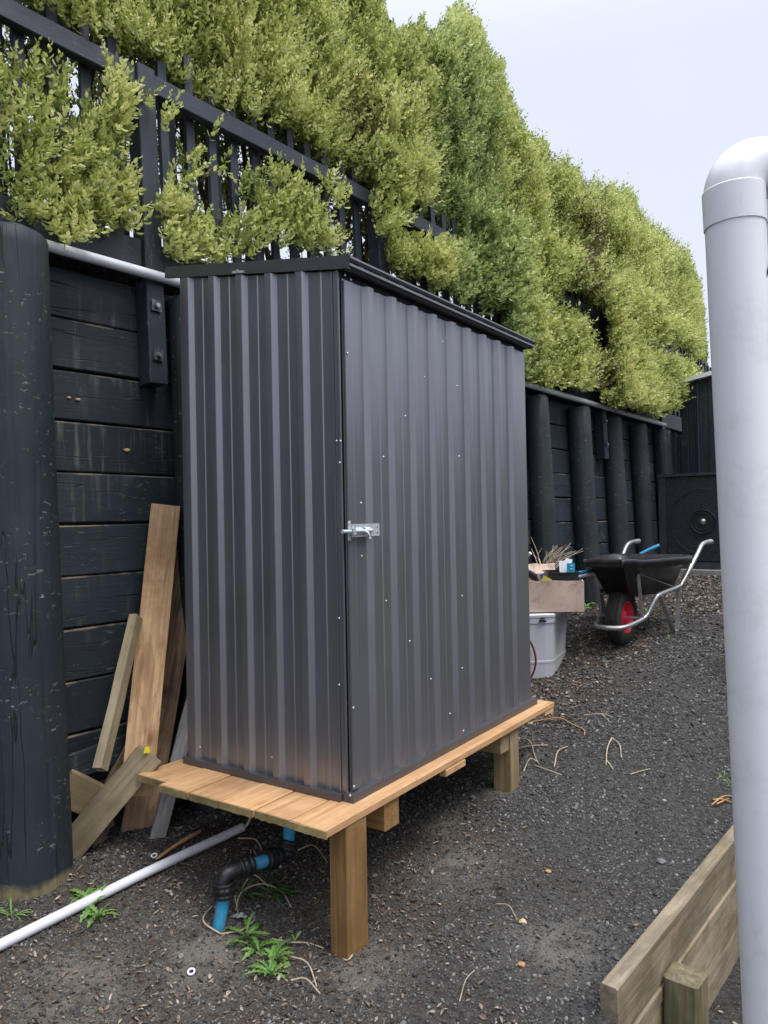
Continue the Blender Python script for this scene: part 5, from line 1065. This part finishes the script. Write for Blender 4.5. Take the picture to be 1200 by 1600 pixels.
for q_ in sets:                                           # crowns kept to the clipped, stepped skyline; the rail stays clear where the clipper kept it so
    tip = q_['P'] + q_['D'] * (q_['L'] * .8)[:, None]; tx, ty, td_ = project(tip); bx_, by_, bd_ = q_['x'], q_['y'], q_['dd']
    lim = np.interp(tx, SKY[:, 0], SKY[:, 1]); ok = (ty > lim - 4 - np.where(q_['L'] > .2, 15, 0) + 7 * vnoise(tx, tx * 0, .11, 3) + rng.normal(0, 5, len(tx))) & (by_ > np.interp(bx_, SKY[:, 0], SKY[:, 1]) + 4); ok |= (bd_ < .5) | (td_ < .5) | (tx < -90)
    cs_ = q_['s']; cz_ = q_['z']; rel = np.abs(((ty + by_) / 2 - project(np.stack([S.x * cs_ + N.x * (2.79 + (railz(cs_) - CAMZ) * LEAN), S.y * cs_ + N.y * (2.79 + (railz(cs_) - CAMZ) * LEAN), railz(cs_)], 1))[1])) * np.maximum(bd_, .5) / F_PX
    vis = (bx_ < 572) | ((bx_ > 645) & (bx_ < 712)) | ((bx_ > 886) & (bx_ < 942)) | ((bx_ > 1035) & (bx_ < 1085)); keepers = ((np.abs(bx_ - 182) < 10) | (np.abs(bx_ - 505) < 8))
    ok &= ~(vis & ~keepers & (rel < .085) & (q_['d'] < 2.95))
    for k_ in q_: q_[k_] = q_[k_][ok]
A_ = {k: np.concatenate([q[k] for q in sets]) for k in sets[0]}
# the odd browned patch between two shrubs, and yellower tops
A_['t'] = A_['t'] * 1.08 + .08
bx = np.exp(-((A_['x'] - 920) / 16) ** 2 - ((A_['y'] - 400) / 80) ** 2) + .8 * np.exp(-((A_['x'] - 935) / 20) ** 2 - ((A_['y'] - 600) / 26) ** 2) + .35 * np.exp(-((A_['x'] - 560) / 30) ** 2 - ((A_['y'] - 190) / 60) ** 2)
A_['t'] = np.where(rng.random(len(bx)) < bx * .8, .03, A_['t']) + .10 * np.exp(-((A_['z'] - toph(A_['s'])) / .35) ** 2)
# one object per shrub of the hedge
SH = [(-6, .95, 'hedge shrub at the far left crowding over the thick flaking post'), (.95, 1.75, 'hedge shrub pushing leaves through the slats left of the nearest fence post'), (1.75, 2.55, 'hedge shrub directly right of the nearest fence post'), (2.55, 3.35, 'hedge shrub above the left end of the shed roof'), (3.35, 4.15, 'hedge shrub above the front roof corner of the shed with a loose shoot low down'),
      (4.15, 5.05, 'tallest bluish-green hedge shrub whose leaders stand highest against the sky'), (5.05, 6.0, 'hedge shrub bulging low behind the right end of the shed roof'), (6.0, 7.1, 'yellow-tipped hedge shrub left of the browned gap'), (7.1, 8.3, 'hedge shrub right of the browned gap with a flat square top'), (8.3, 9.7, 'hedge shrub hanging low over the far end of the retaining wall'), (9.7, 11.4, 'second last hedge shrub above the lean-to roof'), (11.4, 15, 'last and most distant hedge shrub beside the large white pipe')]
wob = A_['s'] + .16 * vnoise(A_['s'], A_['z'], 2.0, 12)
for i, (a, b, lab) in enumerate(SH):
    if a > HS1: continue
    t = thing('hedge_shrub', lab, 'shrub', W((a + b) / 2, 3.3, 2.36), 'shrubs forming the clipped hedge')
    k = (wob >= a) & (wob < b); near = b < 5.2; mt = M_LEAFB if i == 5 else M_LEAF; tj = (rng.random() - .5) * .08
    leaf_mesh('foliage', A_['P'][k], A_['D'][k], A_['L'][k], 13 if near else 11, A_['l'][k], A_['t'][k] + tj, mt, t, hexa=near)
    mb = MB(); br = random.Random(i)
    for q in range(int(5 * (b - a)) + 2):                 # several bare stems per shrub
        s0 = br.uniform(a + .05, b - .05); d0 = br.uniform(3.15, 3.55); zt_ = float(toph(np.array([s0]))[0]) - .5
        pts = [W(s0 + br.uniform(-.05, .05) * j, d0 + br.uniform(-.04, .04) * j, 2.30 + (zt_ - 2.3) * j / 5) for j in range(6)]; mb.tube(pts, [.024 * (1 - .13 * j) for j in range(6)], 6)
        for j in range(9):
            p_ = pts[1] + (pts[4] - pts[1]) * br.random(); mb.tube([p_, p_ + Vector((br.uniform(-.3, .3), br.uniform(-.3, .3), br.uniform(.1, .45)))], [.006, .002], 4, cap=False)
        for j in range(3):                                # low twigs seen through the slats
            p_ = W(s0 + br.uniform(-.2, .2), br.uniform(2.93, 3.2), 2.4 + br.uniform(0, .2)); mb.tube([p_, p_ + Vector((br.uniform(-.12, .12), br.uniform(-.1, .1), br.uniform(.4, .9)))], [.006, .003], 4, cap=False)
    if i == 4:
        p_ = [wp(612, 428, 2.74), wp(611, 400, 2.73), wp(617, 360, 2.73), wp(612, 320, 2.74), wp(607, 300, 2.78)]; mb.tube(bez(p_, 4), [.006] * 10 + [.004] * 7, 6)
    put('trunk', mb, M_BARK, t)
print('hedge shoots', len(A_['s']), 'tris', NTRI)
